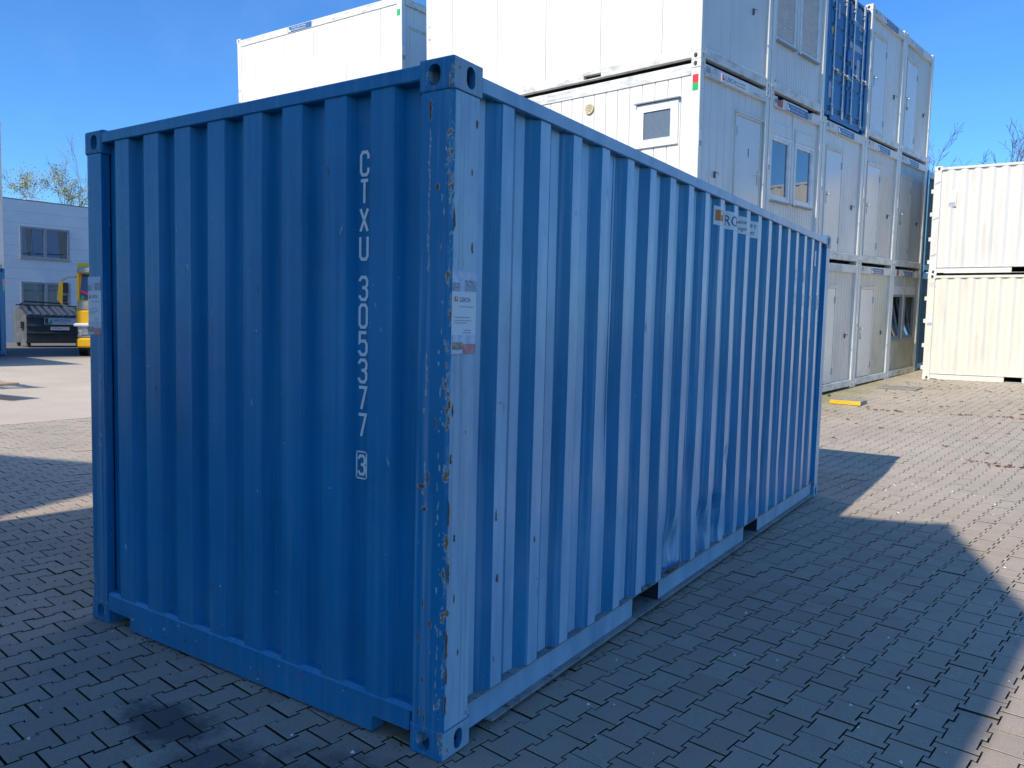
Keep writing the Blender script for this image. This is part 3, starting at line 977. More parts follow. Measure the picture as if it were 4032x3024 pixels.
# crests on the side: scuffed lines and rust dots
for i in range(46):
    k = random.choice([0, 0, 1, 1, 2, 3, 4, 5, 6, 7, 8, 9, 10])
    y = .323 + k * .2785 + random.random() * .07
    z = .25 + 2.1 * random.random()
    r_ = random.random()
    blob_decal(m, 'side', y, z, .004 + .006 * random.random(), .008 + .06 * random.random() ** 2, -.0088, 0 if r_ < .45 else (1 if r_ < .75 else 2), 900 + i, lean=(random.random() - .5) * .5)
for i in range(26):
    k = random.randrange(8); x_ = -2.169 + k * .2518 + .01 + .1 * random.random(); z_ = .3 + 2.1 * random.random()
    blob_decal(m, 'end', x_, z_, .004 + .006 * random.random(), .008 + .045 * random.random() ** 3, .0088, 0 if i % 3 == 0 else (1 if i % 3 == 1 else 2), 1200 + i, lean=(random.random() - .5) * .8)
for i in range(18):
    blob_decal(m, 'end', -2.05 + 1.8 * random.random(), .03 + .12 * random.random(), .012 + .02 * random.random(), .006 + .01 * random.random(), .0032, 0 if i % 2 else 1, 1300 + i)
blob_decal(m, 'side', .355, .62, .018, .05, -.0088, 0, 42); blob_decal(m, 'side', .635, .72, .02, .035, -.0088, 0, 45)
# tear at the foot of the dented side
m.poly([(-.001, 2.16, .205), (-.001, 2.28, .195), (-.001, 2.36, .225), (-.001, 2.30, .180), (-.001, 2.18, .178)], 0)
m.build('rust_and_paint_chips', [RUST_M, CHIP_RIM, CHIP_PALE], box)['kind'] = 'stuff'
# bead of torn metal lips
m = MB()
m.poly([(-.046, 2.19, .175), (.004, 2.20, .200), (.002, 2.26, .190), (-.04, 2.30, .172)])
m.poly([(-.040, 2.30, .170), (.002, 2.28, .200), (.005, 2.34, .230), (-.03, 2.37, .20)])
m.build('torn_metal', BLUE_RAIL, box)
# weld seam lines on the side sheet where panels join
m = MB()
for k in (4, 8, 12, 16):
    y = .323 + k * .2785 - .068 - .02
    d = -depth_at(SIDE, y)
    m.box(d - .001, d + .0018, y - .003, y + .003, .17, 2.49)
m.build('sheet_seams', BLUE_SIDE, box)
# seam on the end
MB().box(-1.190, -1.184, .0535, .0575, .18, 2.52).build('sheet_seams', BLUE_END, box)

# ------------------------------------------------------------------ cabins
HC = 2.758


def sign_blue(root, y0, y1, z0=2.545, z1=2.675, off=.0, kind='blue'):
    if kind == 'blue':
        p = plate(root, 'company_sign', 'side', y0, y1, z0, z1, off, SIGN_BLUE, .003)
        w = (y1 - y0)
        text('Container - Verkauf - Schulungen', LETTER_WHITE, p, (off + .005, y0 + .16, z0 + .075), .035, 'side', sx=.80 * (w - .18) / .69)
        text('Fon 06190 93490  www.lerch.net', LETTER_WHITE, p, (off + .005, y0 + .16, z0 + .022), .033, 'side', sx=.80 * (w - .18) / .63)
        plate(p, 'logo', 'side', y0 + .03, y0 + .06, z0 + .02, z0 + .11, off + .0035, LETTER_WHITE, .001)
        plate(p, 'logo', 'side', y0 + .075, y0 + .125, z0 + .02, z0 + .06, off + .0035, LETTER_WHITE, .001)
    elif kind == 'white':
        p = plate(root, 'company_sign', 'side', y0, y1, z0, z1, off, PRINT_WHITE, .003)
        plate(p, 'logo', 'side', y0 + .04, y0 + .12, z0 + .035, z0 + .105, off + .0035, LOGO_RED, .001)
        plate(p, 'logo_notch', 'side', y0 + .075, y0 + .105, z0 + .065, z0 + .095, off + .0046, PRINT_WHITE, .001)
        text('LERCH', LETTER_NAVY, p, (off + .005, y0 + .15, z0 + .035), .075, 'side', sx=1.0)
        text('Container 06190 93490', LETTER_DARK, p, (off + .005, y0 + .48, z0 + .075), .030, 'side', sx=.82)
        text('Schulungen www.lerch.net', LETTER_DARK, p, (off + .005, y0 + .48, z0 + .03), .030, 'side', sx=.75)
    else:
        text('Container - Verkauf - Schulungen', PRINT_GREY, root, (off + .004, y0, z0 + .075), .045, 'side', sx=.75, name='lettering')
        text('Fon 06190 93490 www.lerch.net', PRINT_GREY, root, (off + .004, y0, z0 + .01), .045, 'side', sx=.75, name='lettering')


def grooved(root, name, y0, y1, z0, z1, x, mat, pitch=.23, g=.012, d=.010, yoff=0.):
    """vertical planked sheet on a +X face: flats with recessed grooves"""
    m = MB(); y = y0
    prev = y0
    edges = []
    k = math.floor((y0 - yoff) / pitch) + 1
    while yoff + k * pitch < y1 - .03:
        yy = yoff + k * pitch
        if yy > y0 + .03: edges.append(yy)
        k += 1
    for e in edges + [None]:
        end = y1 if e is None else e - g / 2
        m.poly([(x, prev, z0), (x, end, z0), (x, end, z1), (x, prev, z1)])
        if e is not None:
            m.poly([(x, e - g / 2, z0), (x - d, e - g / 4, z0), (x - d, e - g / 4, z1), (x, e - g / 2, z1)])
            m.poly([(x - d, e - g / 4, z0), (x - d, e + g / 4, z0), (x - d, e + g / 4, z1), (x - d, e - g / 4, z1)])
            m.poly([(x - d, e + g / 4, z0), (x, e + g / 2, z0), (x, e + g / 2, z1), (x - d, e + g / 4, z1)])
            prev = e + g / 2
    return m.build(name, mat, root)


def door_set(root, y0, y1, z0, z1, x, mat, handle='left', hang=True, padlock=None):
    """steel door: frame, hood, leaf with handle"""
    f = MB()
    f.box(x, x + .020, y0 - .035, y0, z0, z1 + .035); f.box(x, x + .020, y1, y1 + .035, z0, z1 + .035)
    f.box(x, x + .021, y0 + .0, y1 - .0, z1, z1 + .035)
    f.build('door_frame', CAB_FRAME, root)
    MB().box(x, x + .045, y0 - .06, y1 + .06, z1 + .036, z1 + .052).build('door_hood', CAB_FRAME, root)
    d = MB().cbox(x - .01, x + .014, y0 + .004, y1 - .004, z0 + .004, z1 - .004, .004).build('door', mat, root)
    hy = y0 + .065 if handle == 'left' else y1 - .065
    hz = z0 + 1.08
    h = MB(); h.box(x + .014, x + .024, hy - .02, hy + .02, hz - .13, hz + .10)
    s_ = 1 if handle == 'left' else -1
    h.tube([(x + .02, hy, hz + .04), (x + .065, hy, hz + .04), (x + .065, hy + s_ * .12, hz + .035)], .010, 6)
    h.build('handle', STEEL, d)
    if handle == 'right': hg = y0 + .01
    else: hg = y1 - .01
    hm_ = MB()
    for zz in (z0 + .25, z1 - .25): hm_.tube([(x + .024, hg, zz - .07), (x + .024, hg, zz + .07)], .012, 6)
    hm_.build('hinge', STEEL, d)
    if padlock == 'brass': MB().cbox(x + .02, x + .05, hy - .02, hy + .03, hz - .22, hz - .14, .006).build('padlock', BRASS, d)
    if padlock == 'tag':
        MB().cbox(x + .02, x + .03, hy + .0, hy + .03, hz - .13, hz - .08, .004).build('key_tag', PLATE_YELLOW, d)
        MB().cbox(x + .02, x + .03, hy + .0, hy + .04, hz - .20, hz - .14, .004).build('key_tag', STK_GREEN, d)
    return d


def lever(root, y, z, x):
    m = MB(); m.box(x, x + .03, y - .012, y + .012, z - .05, z + .05); m.tube([(x + .02, y, z + .03), (x + .06, y + .03, z + .03), (x + .06, y + .03, z - .01)], .008, 6)
    m.build('turning_lever', LEVER, root)


def window_set(root, y0, y1, z0, z1, x, shutter=None, tilt=False, glass=None, frame=None):
    frame = frame or FRAME_WHITE
    m = MB(); t = .05; d0, d1 = x - .05, x + .012
    m.box(d0, d1, y0, y0 + t, z0, z1); m.box(d0, d1, y1 - t, y1, z0, z1)
    m.box(d0, d1 - .001, y0 + t, y1 - t, z0, z0 + t); m.box(d0, d1 - .001, y0 + t, y1 - t, z1 - t, z1)
    w = m.build('window', frame, root)
    MB().box(x - .01, x + .05, y0 - .02, y1 + .02, z0 - .030, z0 - .002).build('sill', FRAME_GREY, w)
    a0, a1, b0, b1 = y0 + t, y1 - t, z0 + t, z1 - t
    if shutter is not None:
        n = int((b1 - b0) / .052); hgt = (b1 - b0) / n
        for k in range(n):
            zz = b0 + k * hgt
            MB().poly([(x - .012, a0, zz), (x - .012, a1, zz), (x + .004, a1, zz + hgt * .45), (x + .004, a0, zz + hgt * .45)]).poly(
                [(x + .004, a0, zz + hgt * .45), (x + .004, a1, zz + hgt * .45), (x - .012, a1, zz + hgt), (x - .012, a0, zz + hgt)]).build('slat', shutter, w)
        return w
    s = MB(); t2 = .045
    def bar(*a): s.box(*a)
    bar(x - .045, x - .005, a0, a0 + t2, b0, b1); bar(x - .045, x - .005, a1 - t2, a1, b0, b1)
    bar(x - .045, x - .006, a0 + t2, a1 - t2, b0, b0 + t2); bar(x - .045, x - .006, a0 + t2, a1 - t2, b1 - t2, b1)
    sa = s.build('sash', frame, w)
    MB().poly([(x - .028, a0 + t2, b0 + t2), (x - .028, a1 - t2, b0 + t2), (x - .028, a1 - t2, b1 - t2), (x - .028, a0 + t2, b1 - t2)]).build('pane', glass or GLASS, w)
    if tilt:
        # bottom hung sash leaning into the room: pivot about its foot
        for ob in (sa,):
            ob.location = (0, 0, 0)
            k = math.radians(-12)
            ob.matrix_local = Matrix.Translation((x - .025, 0, b0)) @ Matrix.Rotation(k, 4, 'Y') @ Matrix.Translation((-(x - .025), 0, -b0))
        ob = [c for c in w.children if c.name.startswith('pane')][0]
        ob.matrix_local = Matrix.Translation((x - .025, 0, b0)) @ Matrix.Rotation(math.radians(-12), 4, 'Y') @ Matrix.Translation((-(x - .025), 0, -b0))
    return w


def cabin(label, mat4, kind, wall=None, number=None, sign=None, H=HC, L=6.058, front=None, wallmat=None, red=False, recess=False, doormat=None, name='site_cabin', group='white site cabins stacked in the yard'):
    """office cabin; near lower corner at origin, extends to -X (L), +Y (2.438). The +X face is the short front."""
    root = thing(name, label, 'site cabin', mat4, group)
    W = 2.438
    wm = wallmat or CAB_WHITE; fm = CAB_FRAME
    lx, ly = .165, .150
    for sx in (0, 1):
        for sy in (0, 1):
            for sz in (0, 1):
                o = link('corner_casting', CAST_RAIL if sz == 0 or kind == 'x' else CAST_WHITE, root, (-L * sx, W * sy, H * sz))
                o.scale = (-1 if sx else 1, -.84 if sy else .84, -1 if sz else 1)
            px0, px1 = (-.162, -.006) if not sx else (-L + .006, -L + .162)
            py0, py1 = (.006, .135) if not sy else (W - .135, W - .006)
            p = MB(); p.cbox(px0, px1, py0, py1, .118, H - .118, .008)
            p.build('corner_post', fm, root)
    # rails, front and back (short), long sides
    r = CAB_RAIL
    for xs, sg in ((0, -1), (-L, 1)):
        a, b = sorted((xs + sg * .004, xs + sg * .10))
        MB().cbox(a, b, .150, W - .150, .035, .180, .006).build('bottom_rail', r, root)
        if recess and xs == 0:
            m = MB()
            m.box(a, b, .150, .30, H - .215, H - .045); m.box(a, b, .55, W - .80, H - .215, H - .045); m.box(a, b, W - .55, W - .150, H - .215, H - .045)
            m.box(a, b - .07, .30, .55, H - .215, H - .045); m.box(a, b - .07, W - .80, W - .55, H - .215, H - .045)
            m.box(b - .07, b - .002, .30, .55, H - .215, H - .195); m.box(b - .07, b - .002, W - .80, W - .55, H - .215, H - .195)
            m.build('top_rail', r, root)
            MB().cbox(b - .068, b - .012, .34, .50, H - .19, H - .08, .01).build('power_socket', LOGO_RED, root)
        else:
            MB().cbox(a, b, .150, W - .150, H - .215, H - .045, .006).build('top_rail', r, root)
    for ys, sg in ((0, 1), (W, -1)):
        a, b = sorted((ys + sg * .004, ys + sg * .10))
        m = MB(); m.cbox(-L + .162, -2.17, a, b, .035, .180, .006); m.cbox(-1.82, -.162, a, b, .035, .180, .006)
        m.box(-2.17, -1.82, a + .001, b - .001, .118, .178); m.box(-2.17, -1.82, a + .001, b - .001, .037, .052)
        m.build('bottom_rail', r, root)
        MB().cbox(-L + .162, -.162, a, b, H - .215, H - .045, .006).build('top_rail', r, root)
    MB().box(-L + .1, -.1, .1, W - .1, H - .12, H - .07).build('roof', fm, root)
    MB().box(-L + .1, -.1, .1, W - .1, .06, .15).build('floor', DARK_STEEL, root)
    z0, z1 = .180, H - .215
    # long near side (-Y)
    if wall == 'plain':
        sx_ = [-5.905, -5.32, -4.16, -3.01, -1.85, -.69, -.16]
        for a, b in zip(sx_[:-1], sx_[1:]):
            MB().cbox(a + .0045, b - .0045, .022, .06, z0, z1, .004).build('wall_panel', wm, root)
        MB().box(-5.89, -.17, .036, .062, z0, z1).build('wall_core', CAB_GREY, root)
    elif wall == 'grooved':
        x = -5.9
        # opening for the little window: u -1.12..-.35, z 1.55..2.24
        u0, u1, w0, w1 = -1.10, -.355, 1.555, 2.235
        e = np.arange(-5.896, -.16, .232); e = list(e) + [-.162]
        if e[-1] - e[-2] < .08: e.pop(-2)
        for i, (a, b) in enumerate(zip(e[:-1], e[1:])):
            for (za, zb) in ((z0, z1),):
                segs = [(a, b, z0, z1)]
                if b > u0 and a < u1:
                    segs = [(a, b, z0, w0 + .02), (a, b, w1 - .02, z1)]
                    if a < u0: segs.append((a, u0 + .01, w0 + .02, w1 - .02))
                    if b > u1: segs.append((u1 - .01, b, w0 + .02, w1 - .02))
                m = MB()
                for s_ in segs: m.cbox(s_[0] + .006, s_[1] - .006, .020, .05, s_[2], s_[3], .004)
                m.build('wall_plank', wm, root)
        MB().box(-5.89, -.17, .034, .04, z0, w0).box(-5.89, -.17, .034, .04, w1, z1).box(-5.89, u0, .034, .04, w0, w1).box(u1, -.17, .034, .04, w0, w1).build('wall_core', CAB_GREY, root)
        # toilet window
        m = MB(); t = .13
        m.cbox(u0, u1, -.012, .03, w0, w0 + t, .01); m.cbox(u0, u1, -.012, .03, w1 - t, w1, .01)
        m.cbox(u0, u0 + t, -.011, .03, w0 + t - .01, w1 - t + .01, .006); m.cbox(u1 - t, u1, -.011, .03, w0 + t - .01, w1 - t + .01, .006)
        wd = m.build('window', FRAME_WHITE, root)
        t2 = .115
        MB().box(u0 + t2, u1 - t2, .004, .012, w0 + t2, w1 - t2).build('pane', FROST, wd)
        m = MB(); g = .012
        for q in ((u0 + t - g, u1 - t + g, w0 + t - g, w0 + t), (u0 + t - g, u1 - t + g, w1 - t, w1 - t + g), (u0 + t - g, u0 + t, w0 + t, w1 - t), (u1 - t, u1 - t + g, w0 + t, w1 - t)):
            m.box(q[0], q[1], -.016, .0, q[2], q[3])
        m.build('glazing_bead', FRAME_WHITE, wd)
        MB().box(u0 - .03, u1 + .03, -.05, .02, w1 + .004, w1 + .022).build('window_hood', FRAME_GREY, wd)
        # round vent
        n = 24; m = MB()
        ring = [(-2.04 + .085 * math.cos(2 * math.pi * k / n), 2.33 + .085 * math.sin(2 * math.pi * k / n)) for k in range(n)]
        m.prism(ring, -.012, .025, axis='y')
        vt = m.build('round_vent', plain('vent_yellowed', (.68, .55, .28), .5), root, fix=True)
        for k in range(5):
            zz = 2.33 - .05 + k * .025; hw = math.sqrt(max(.0001, .068 ** 2 - (zz - 2.33) ** 2))
            MB().box(-2.04 - hw, -2.04 + hw, -.016, -.010, zz - .005, zz + .005).build('vent_slat', FRAME_GREY, vt)
    else:
        MB().box(-L + .16, -.16, .022, .06, z0, z1).build('wall_panel', wm, root)
    MB().box(-L + .16, -.16, W - .06, W - .022, z0, z1).build('wall_panel', wm, root)
    MB().box(-L + .022, -L + .06, .13, W - .13, z0, z1).build('wall_panel', wm, root)
    # front
    X = -.060; f0, f1 = .136, W - .136
    MB().box(*((-.105, -.085) if front != 'windows' else (-.95, -.93)), f0, f1, z0, z1).build('wall_core', CAB_GREY if front != 'windows' else INSIDE, root)
    dm = doormat or CAB_DOOR
    if front == 'door_right':       # cabin 636
        y0, y1 = 1.32, 2.22
        grooved(root, 'wall_panel', f0, y0 - .03, z0, z1, X, wm, .232)
        grooved(root, 'wall_panel', y0 - .03, f1, 2.21, z1, X + .001, wm, .232)
        door_set(root, y0, y1, .185, 2.17, X, dm, handle='right')
        lever(root, .63, 1.14, X)
        pd = MB().box(X + .0145, X + .017, 1.76, 1.79, 1.56, 1.70).build('pictogram', LETTER_DARK, root)
        MB().box(X + .001, X + .003, .165, .19, 1.55, 1.68).build('pictogram', LETTER_DARK, root)
    elif front == 'door_left':
        y0, y1 = .36, 1.20
        grooved(root, 'wall_panel', f0, y0 - .03, z0, z1, X, wm, .232)
        grooved(root, 'wall_panel', y1 + .03, f1, z0, z1, X, wm, .118 if wm is CAB_DARK else .16)
        grooved(root, 'wall_panel', y0 - .03, y1 + .03, 2.25, z1, X + .001, wm, .232)
        door_set(root, y0, y1, .185, 2.20, X, dm, handle='left', padlock=red if isinstance(red, str) else None)
        lever(root, 1.90, 1.17, X)
    elif front == 'panel_doors':
        m = MB()
        for a, b in ((f0 + .02, 1.03), (1.04, f1)):
            MB().cbox(X - .02, X, a, b, z0, z1, .003).build('wall_panel', wm, root)
        lever(root, 1.78, 1.13, X)
    elif front in ('windows', 'shutters'):
        z_w0, z_w1 = (.955, 2.085) if front == 'windows' else (.915, 2.25)
        ys_ = ((.16, 1.03), (1.24, 2.11))
        tilt = (number == 'tilt')
        for a, b in ys_:
            window_set(root, a, b, z_w0, z_w1, X + .012, shutter=SHUTTER if front == 'shutters' else None, tilt=tilt, frame=FRAME_GREY if tilt else FRAME_WHITE, glass=None)
            if front == 'windows':
                MB().cbox(X, X + .022, a - .02, b + .02, 2.09, 2.30, .006).build('shutter_box', CAB_FRAME, root)
        for a, b in ((f0, .16), (1.03, 1.24), (2.11, f1)): MB().box(X - .02, X + .006, a, b, z_w0, z_w1).build('wall_panel', wm, root)
        grooved(root, 'wall_panel', f0, f1, z0, z_w0, X, wm, .108)
        MB().box(X - .02, X, f0, f1, z_w1, z1).build('wall_panel', wm, root)
        MB().box(X + .001, X + .016, 1.10, 1.17, z_w0 + .0, z1).build('cover_strip', CAB_FRAME, root)
        if front == 'windows' and not tilt:
            m = MB()
            for a, b in ys_:
                n = 10
                for k in range(n):
                    p, q = a + .06 + (b - a - .12) * k / n, a + .06 + (b - a - .12) * (k + 1) / n
                    d = .012 * (1 if k % 2 else -1)
                    m.poly([(X - .038 + d * .3, p, z_w0 + .06), (X - .038 - d * .3, q, z_w0 + .06), (X - .038 - d * .3, q, z_w0 + .42), (X - .038 + d * .3, p, z_w0 + .42)])
            m.build('curtain', CURTAIN, root)
        if tilt:
            MB().cbox(X, X + .008, .15, .32, .30, .52, .003).build('hatch', CAB_FRAME, root)
    else:
        MB().box(X - .02, X, f0, f1, z0, z1).build('wall_panel', wm, root)
    if number and number != 'tilt':
        text(number, LETTER_DARK, root, (-.001, .175, H - .160), .085, 'side', sx=.75)
    if sign:
        sign_blue(root, sign[1], sign[2], H - .205, H - .075, -.003, sign[0])
    return root


RS = Matrix(((.9901, .14034, .00378), (-.1401, .98939, -.03836), (-.00912, .03745, .99926)))
P0 = Vector((-2.67845, 9.47963, .15220))


def cell(v, w, du=0., dv=0., h=HC):
    m = RS.to_4x4()
    m.translation = P0 + RS @ Vector((du, v * 2.46 + dv, w * h))
    return m


def small_sticker(root, y0, y1, z0, z1, x, flag=None):
    p = plate(root, 'sticker', 'side', y0, y1, z0, z1, x, PRINT_WHITE, .002)
    plate(p, 'print', 'side', y0, y1, z0 + .78 * (z1 - z0), z1, x + .0022, PRINT_LAV, .0005)
    plate(p, 'print', 'side', y0, y1, z0, z0 + .25 * (z1 - z0), x + .0022, PRINT_BUILD, .0005)


G = 'white site cabins stacked in the yard'
c00 = cabin('white site cabin at the foot of the stack, hidden behind the blue container', cell(0, 0), 'a', front='door_left')
c01 = cabin('white grooved toilet cabin with small frosted window and round vent, number 636', cell(0, 1), 'a', wall='grooved', number='636', sign=('white', .66, 1.62), front='door_right')
text('01.09.2016', PRINT_GREY, c01, (-.001, 1.80, HC - .20), .06, 'side', sx=.7)
small_sticker(c01, .015, .10, 1.50, 1.80, -.005)
m = MB(); m.box(-.13, -.035, .002, .007, 2.42, 2.54, 0); m.box(-.13, -.035, .0021, .0071, 2.31, 2.419, 1)
m.build('coloured_sticker', [STK_RED, STK_GREEN], c01)
text('Container 06190 93490', PRINT_GREY, c01, (-2.95, .002, HC - .115), .04, 'end', sx=.9)
text('Schulungen www.lerch.net', PRINT_GREY, c01, (-2.95, .002, HC - .185), .04, 'end', sx=.9)
c02 = cabin('white smooth-walled cabin on top of the stack, its long wall panels in full sun', cell(0, 2), 'a', wall='plain', front='panel_doors')
small_sticker(c02, .02, .10, 1.3, 1.6, -.005)
poster(c02, 'end', -5.99, -5.93, 1.45, 1.75, .003, detail=False)
cell_w = 1
c10 = cabin('white site cabin second along the bottom row, behind the blue container', cell(1, 0), 'a', front='door_left')
c11 = cabin('white cabin with two uncovered windows side by side and a red socket, number 608', cell(1, 1), 'a', number='608', sign=('blue', .69, 1.66), front='windows', recess=True)
small_sticker(c11, .0, .08, 1.45, 1.75, -.005)
c12 = cabin('white cabin with two windows closed by roller shutters, top row', cell(1, 2), 'a', front='shutters')
MB().tube([(-.062, .30, .22), (-.040, .30, .22)], .035, 14).build('cable_gland', CAB_RAIL, c12)
c20 = cabin('white planked cabin on the ground with a door cut off by the blue container corner', cell(2, 0), 'a', sign=('print', .75, 1.6), front='door_left', wallmat=CAB_GREY)
c21 = cabin('white cabin with a planked front and plain door under the blue door-end container', cell(2, 1), 'a', number='633', sign=('blue', .79, 1.71), front='door_left')
c30 = cabin('white mossy cabin on the ground with a door and green key tag', cell(3, 0), 'a', number='378', sign=('blue', .84, 1.72), front='door_left', wallmat=CAB_MOSS, red='tag')
c31 = cabin('white cabin with narrow planks beside its door, middle row of the fourth column', cell(3, 1), 'a', number='377', sign=('blue', .84, 1.70), front='door_left', wallmat=CAB_GREY)
c32 = cabin('white cabin on the top row just right of the blue container doors', cell(3, 2), 'a', number='617', sign=('blue', .84, 1.80), front='door_left')
c40 = cabin('mossy cabin on the ground with two tilted windows, last of the row', cell(4, 0), 'a', number='tilt', sign=('blue', .80, 1.62), front='windows', wallmat=CAB_MOSS, recess=True)
c41 = cabin('dull grey cabin with a brass padlock in the middle of the last column', cell(4, 1), 'a', number='371', sign=('blue', .75, 1.60), front='door_left', wallmat=CAB_DARK, doormat=CAB_GREY, red='brass')
c42 = cabin('white cabin at the far right end of the top row, brass padlock on its door', cell(4, 2), 'a', sign=('print', .75, 1.6), front='door_left', wallmat=CAB_GREY, red='brass')
for c_ in (c21, c31, c41, c32, c30): small_sticker(c_, .02, .10, 1.35, 1.65, -.005)
for v, w in ((2, 1), (5, 1)):
    pass
# stickers on a post side seen in the gap
m = MB(); m.box(-.075, -.02, .001, .006, 2.38, 2.52, 0); m.box(-.075, -.02, .0011, .0061, 2.22, 2.38, 1)
m.build('coloured_sticker', [STK_RED, STK_GREEN], c21)

# grey cabins set back behind the last column
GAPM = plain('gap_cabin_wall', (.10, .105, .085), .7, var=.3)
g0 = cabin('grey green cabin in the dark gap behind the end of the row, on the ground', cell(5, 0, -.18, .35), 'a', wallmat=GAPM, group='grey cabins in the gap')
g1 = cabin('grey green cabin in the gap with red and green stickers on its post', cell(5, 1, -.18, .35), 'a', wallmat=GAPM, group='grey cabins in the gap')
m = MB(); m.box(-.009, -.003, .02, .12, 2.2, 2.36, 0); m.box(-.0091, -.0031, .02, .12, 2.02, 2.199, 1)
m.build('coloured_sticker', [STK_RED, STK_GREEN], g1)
dp = MB().tube([(-.05, 12.50, .0), (-.05, 12.50, 2.6), (-.02, 12.48, 2.75), (-.02, 12.48, 5.4)], .035, 8)
dpo = dp.build('drain_pipe', plain('drain_pipe_blue', (.12, .32, .52), .4), None)
dpo.matrix_world = cell(0, 0)
tag(dpo, 'thin pale blue drain pipe down the dark corner behind the last cabin', 'pipe')

# cabins at the back left, one carrying the other
yawb = -.023
def bl_m(k): return RM(yawb, .0375, .0091, (-10.791 + (3 - k) * .008, 11.682 + (3 - k) * .10, 9.115 - 2.90 * (3 - k)))
for k in range(3):
    lab = ['white cabin at the foot of the rear left stack, out of sight', 'white cabin in the middle of the rear left stack, mostly hidden',
           'white cabin at the upper left against the sky, blue sign on its long top rail'][k]
    cb = cabin(lab, bl_m(k), 'a', wall='plain', front='door_left' if k == 2 else None, H=2.90, group='white cabins of the rear left stack', number=None)
    if k == 2:
        p = plate(cb, 'company_sign', 'end', -3.95, -3.05, 2.70, 2.84, .003, SIGN_BLUE, .003)
        text('Container - Verkauf - Schulungen', LETTER_WHITE, p, (-3.80, -.002, 2.785), .035, 'end', sx=.80)
        text('Fon 06190 93490 www.lerch.net', LETTER_WHITE, p, (-3.80, -.002, 2.725), .035, 'end', sx=.78)
        plate(p, 'logo', 'end', -3.93, -3.90, 2.715, 2.82, -.0005, LETTER_WHITE, .001)
        plate(p, 'logo', 'end', -3.89, -3.84, 2.715, 2.76, -.0005, LETTER_WHITE, .001)
        text('612', PRINT_GREY, cb, (-5.86, .002, 2.75), .07, 'end', sx=.75)
        small_sticker(cb, .01, .12, 1.45, 1.85, -.005)
        plate(cb, 'coloured_sticker', 'end', -.15, -.05, 2.42, 2.56, .006, STK_GREEN, .002)
        poster(cb, 'end', -6.04, -5.95, 1.2, 1.6, .004, detail=False)

# ------------------------------------------------------------------ blue container with its doors to the yard, top row of column 2
BLUE2 = mat_blue('blue_paint_doors', base=(.002, .095, .25), side=.05, rough=.4, streak=.4)
BLUE2D = mat_blue('blue_paint_dark', base=(.003, .030, .10), side=0., rough=.45, streak=.3)
CAST_B2 = recolour(CAST_BLUE, BLUE2)
bm4 = cell(2, 2, -.03, 2.449) @ Matrix.Rotation(math.pi / 2, 4, 'Z')
bc = thing('shipping_container', 'dark blue container high on the stack showing its doors with four silver locking bars', 'shipping container', bm4)
iso_container(bc, (BLUE2, BLUE2, BLUE2, BLUE2), door=True, cast=CAST_B2)
# door end at y=0, facing -Y local, x from -2.438 to 0
for i, (a, b) in enumerate(((-2.285, -1.225), (-1.213, -.153))):
    d = MB().cbox(a, b, .030, .070, .185, 2.515, .006).build('door', BLUE2, bc)
    # raised panels with recessed bands
    zz = [.22, .78, 1.28, 1.80, 2.10, 2.49]
    for z0_, z1_ in zip(zz[:-1], zz[1:]):
        MB().cbox(a + .05, b - .05, .014, .034, z0_ + .03, z1_ - .03, .010).build('door_panel', BLUE2, d)
    for bx in (a + .26, b - .24):
        MB().tube([(bx, -.004, .10), (bx, -.004, 2.56)], .017, 8).build('locking_bar', STEEL, d)
        for z_ in (.30, .62, 1.02, 1.55, 2.1, 2.33): MB().box(bx - .045, bx + .045, -.012, .02, z_ - .022, z_ + .022).build('bar_bracket', STEEL, d)
        MB().cbox(bx - .035, bx + .035, -.03, .02, .09, .24, .008).build('bar_cam', STEEL, d); MB().cbox(bx - .035, bx + .035, -.03, .02, 2.38, 2.58, .008).build('bar_cam', STEEL, d)
        hh = MB(); hh.tube([(bx, -.022, .98 + .1 * i), (bx + .20, -.03, .96 + .1 * i), (bx + .36, -.03, .93 + .1 * i)], .014, 6)
        hh.box(bx + .14, bx + .22, -.045, .015, .92 + .1 * i, 1.0 + .1 * i)
        hh.build('handle', plain('handle_grey', (.30, .29, .26), .5) if i == 0 and bx < -2 else STEEL, d)
    hx = a if i == 0 else b
    mm = MB()
    for z_ in (.35, .95, 1.55, 2.25):
        mm.box(hx - (.07 if i == 0 else -.0), hx + (.0 if i == 0 else .07), .0, .04, z_ - .06, z_ + .06)
    mm.build('hinge', BLUE2, d)
MB().box(-1.226, -1.212, .02, .06, .19, 2.51).build('door_gasket', GASKET, bc)
MB().cbox(-1.30, -1.14, -.02, .03, 1.30, 1.50, .01).build('lock_box', plain('lock_box_blue', (.02, .11, .40), .4), bc)
n = 20; mm = MB()
for k in range(n):
    a, b = 2 * math.pi * k / n, 2 * math.pi * (k + 1) / n
    for (r0, r1) in ((.062, .078),):
        mm.poly([(-2.12 + .7 * r0 * math.cos(a), .009, 2.30 + r0 * math.sin(a)), (-2.12 + .7 * r0 * math.cos(b), .009, 2.30 + r0 * math.sin(b)),
                 (-2.12 + .7 * r1 * math.cos(b), .009, 2.30 + r1 * math.sin(b)), (-2.12 + .7 * r1 * math.cos(a), .009, 2.30 + r1 * math.sin(a))])
mm.build('round_emblem', LETTER_WHITE, bc)
text('6', LETTER_WHITE, bc, (-2.135, .008, 2.26), .08, 'end', sx=.6)
MB().poly([(-2.19, .010, 1.75), (-2.05, .010, 1.75), (-2.12, .010, 1.58)]).build('warning_triangle', PLATE_YELLOW, bc)
for q in ((-2.18, -2.04, .42, .72), (-1.86, -1.76, 1.98, 2.28), (-1.14, -.33, 1.60, 1.72), (-1.02, -.93, 1.2, 1.62), (-.70, -.52, 1.10, 1.45)):
    plate(bc, 'data_label', 'end', q[0], q[1], q[2], q[3], .012, PRINT_GREY, .002)
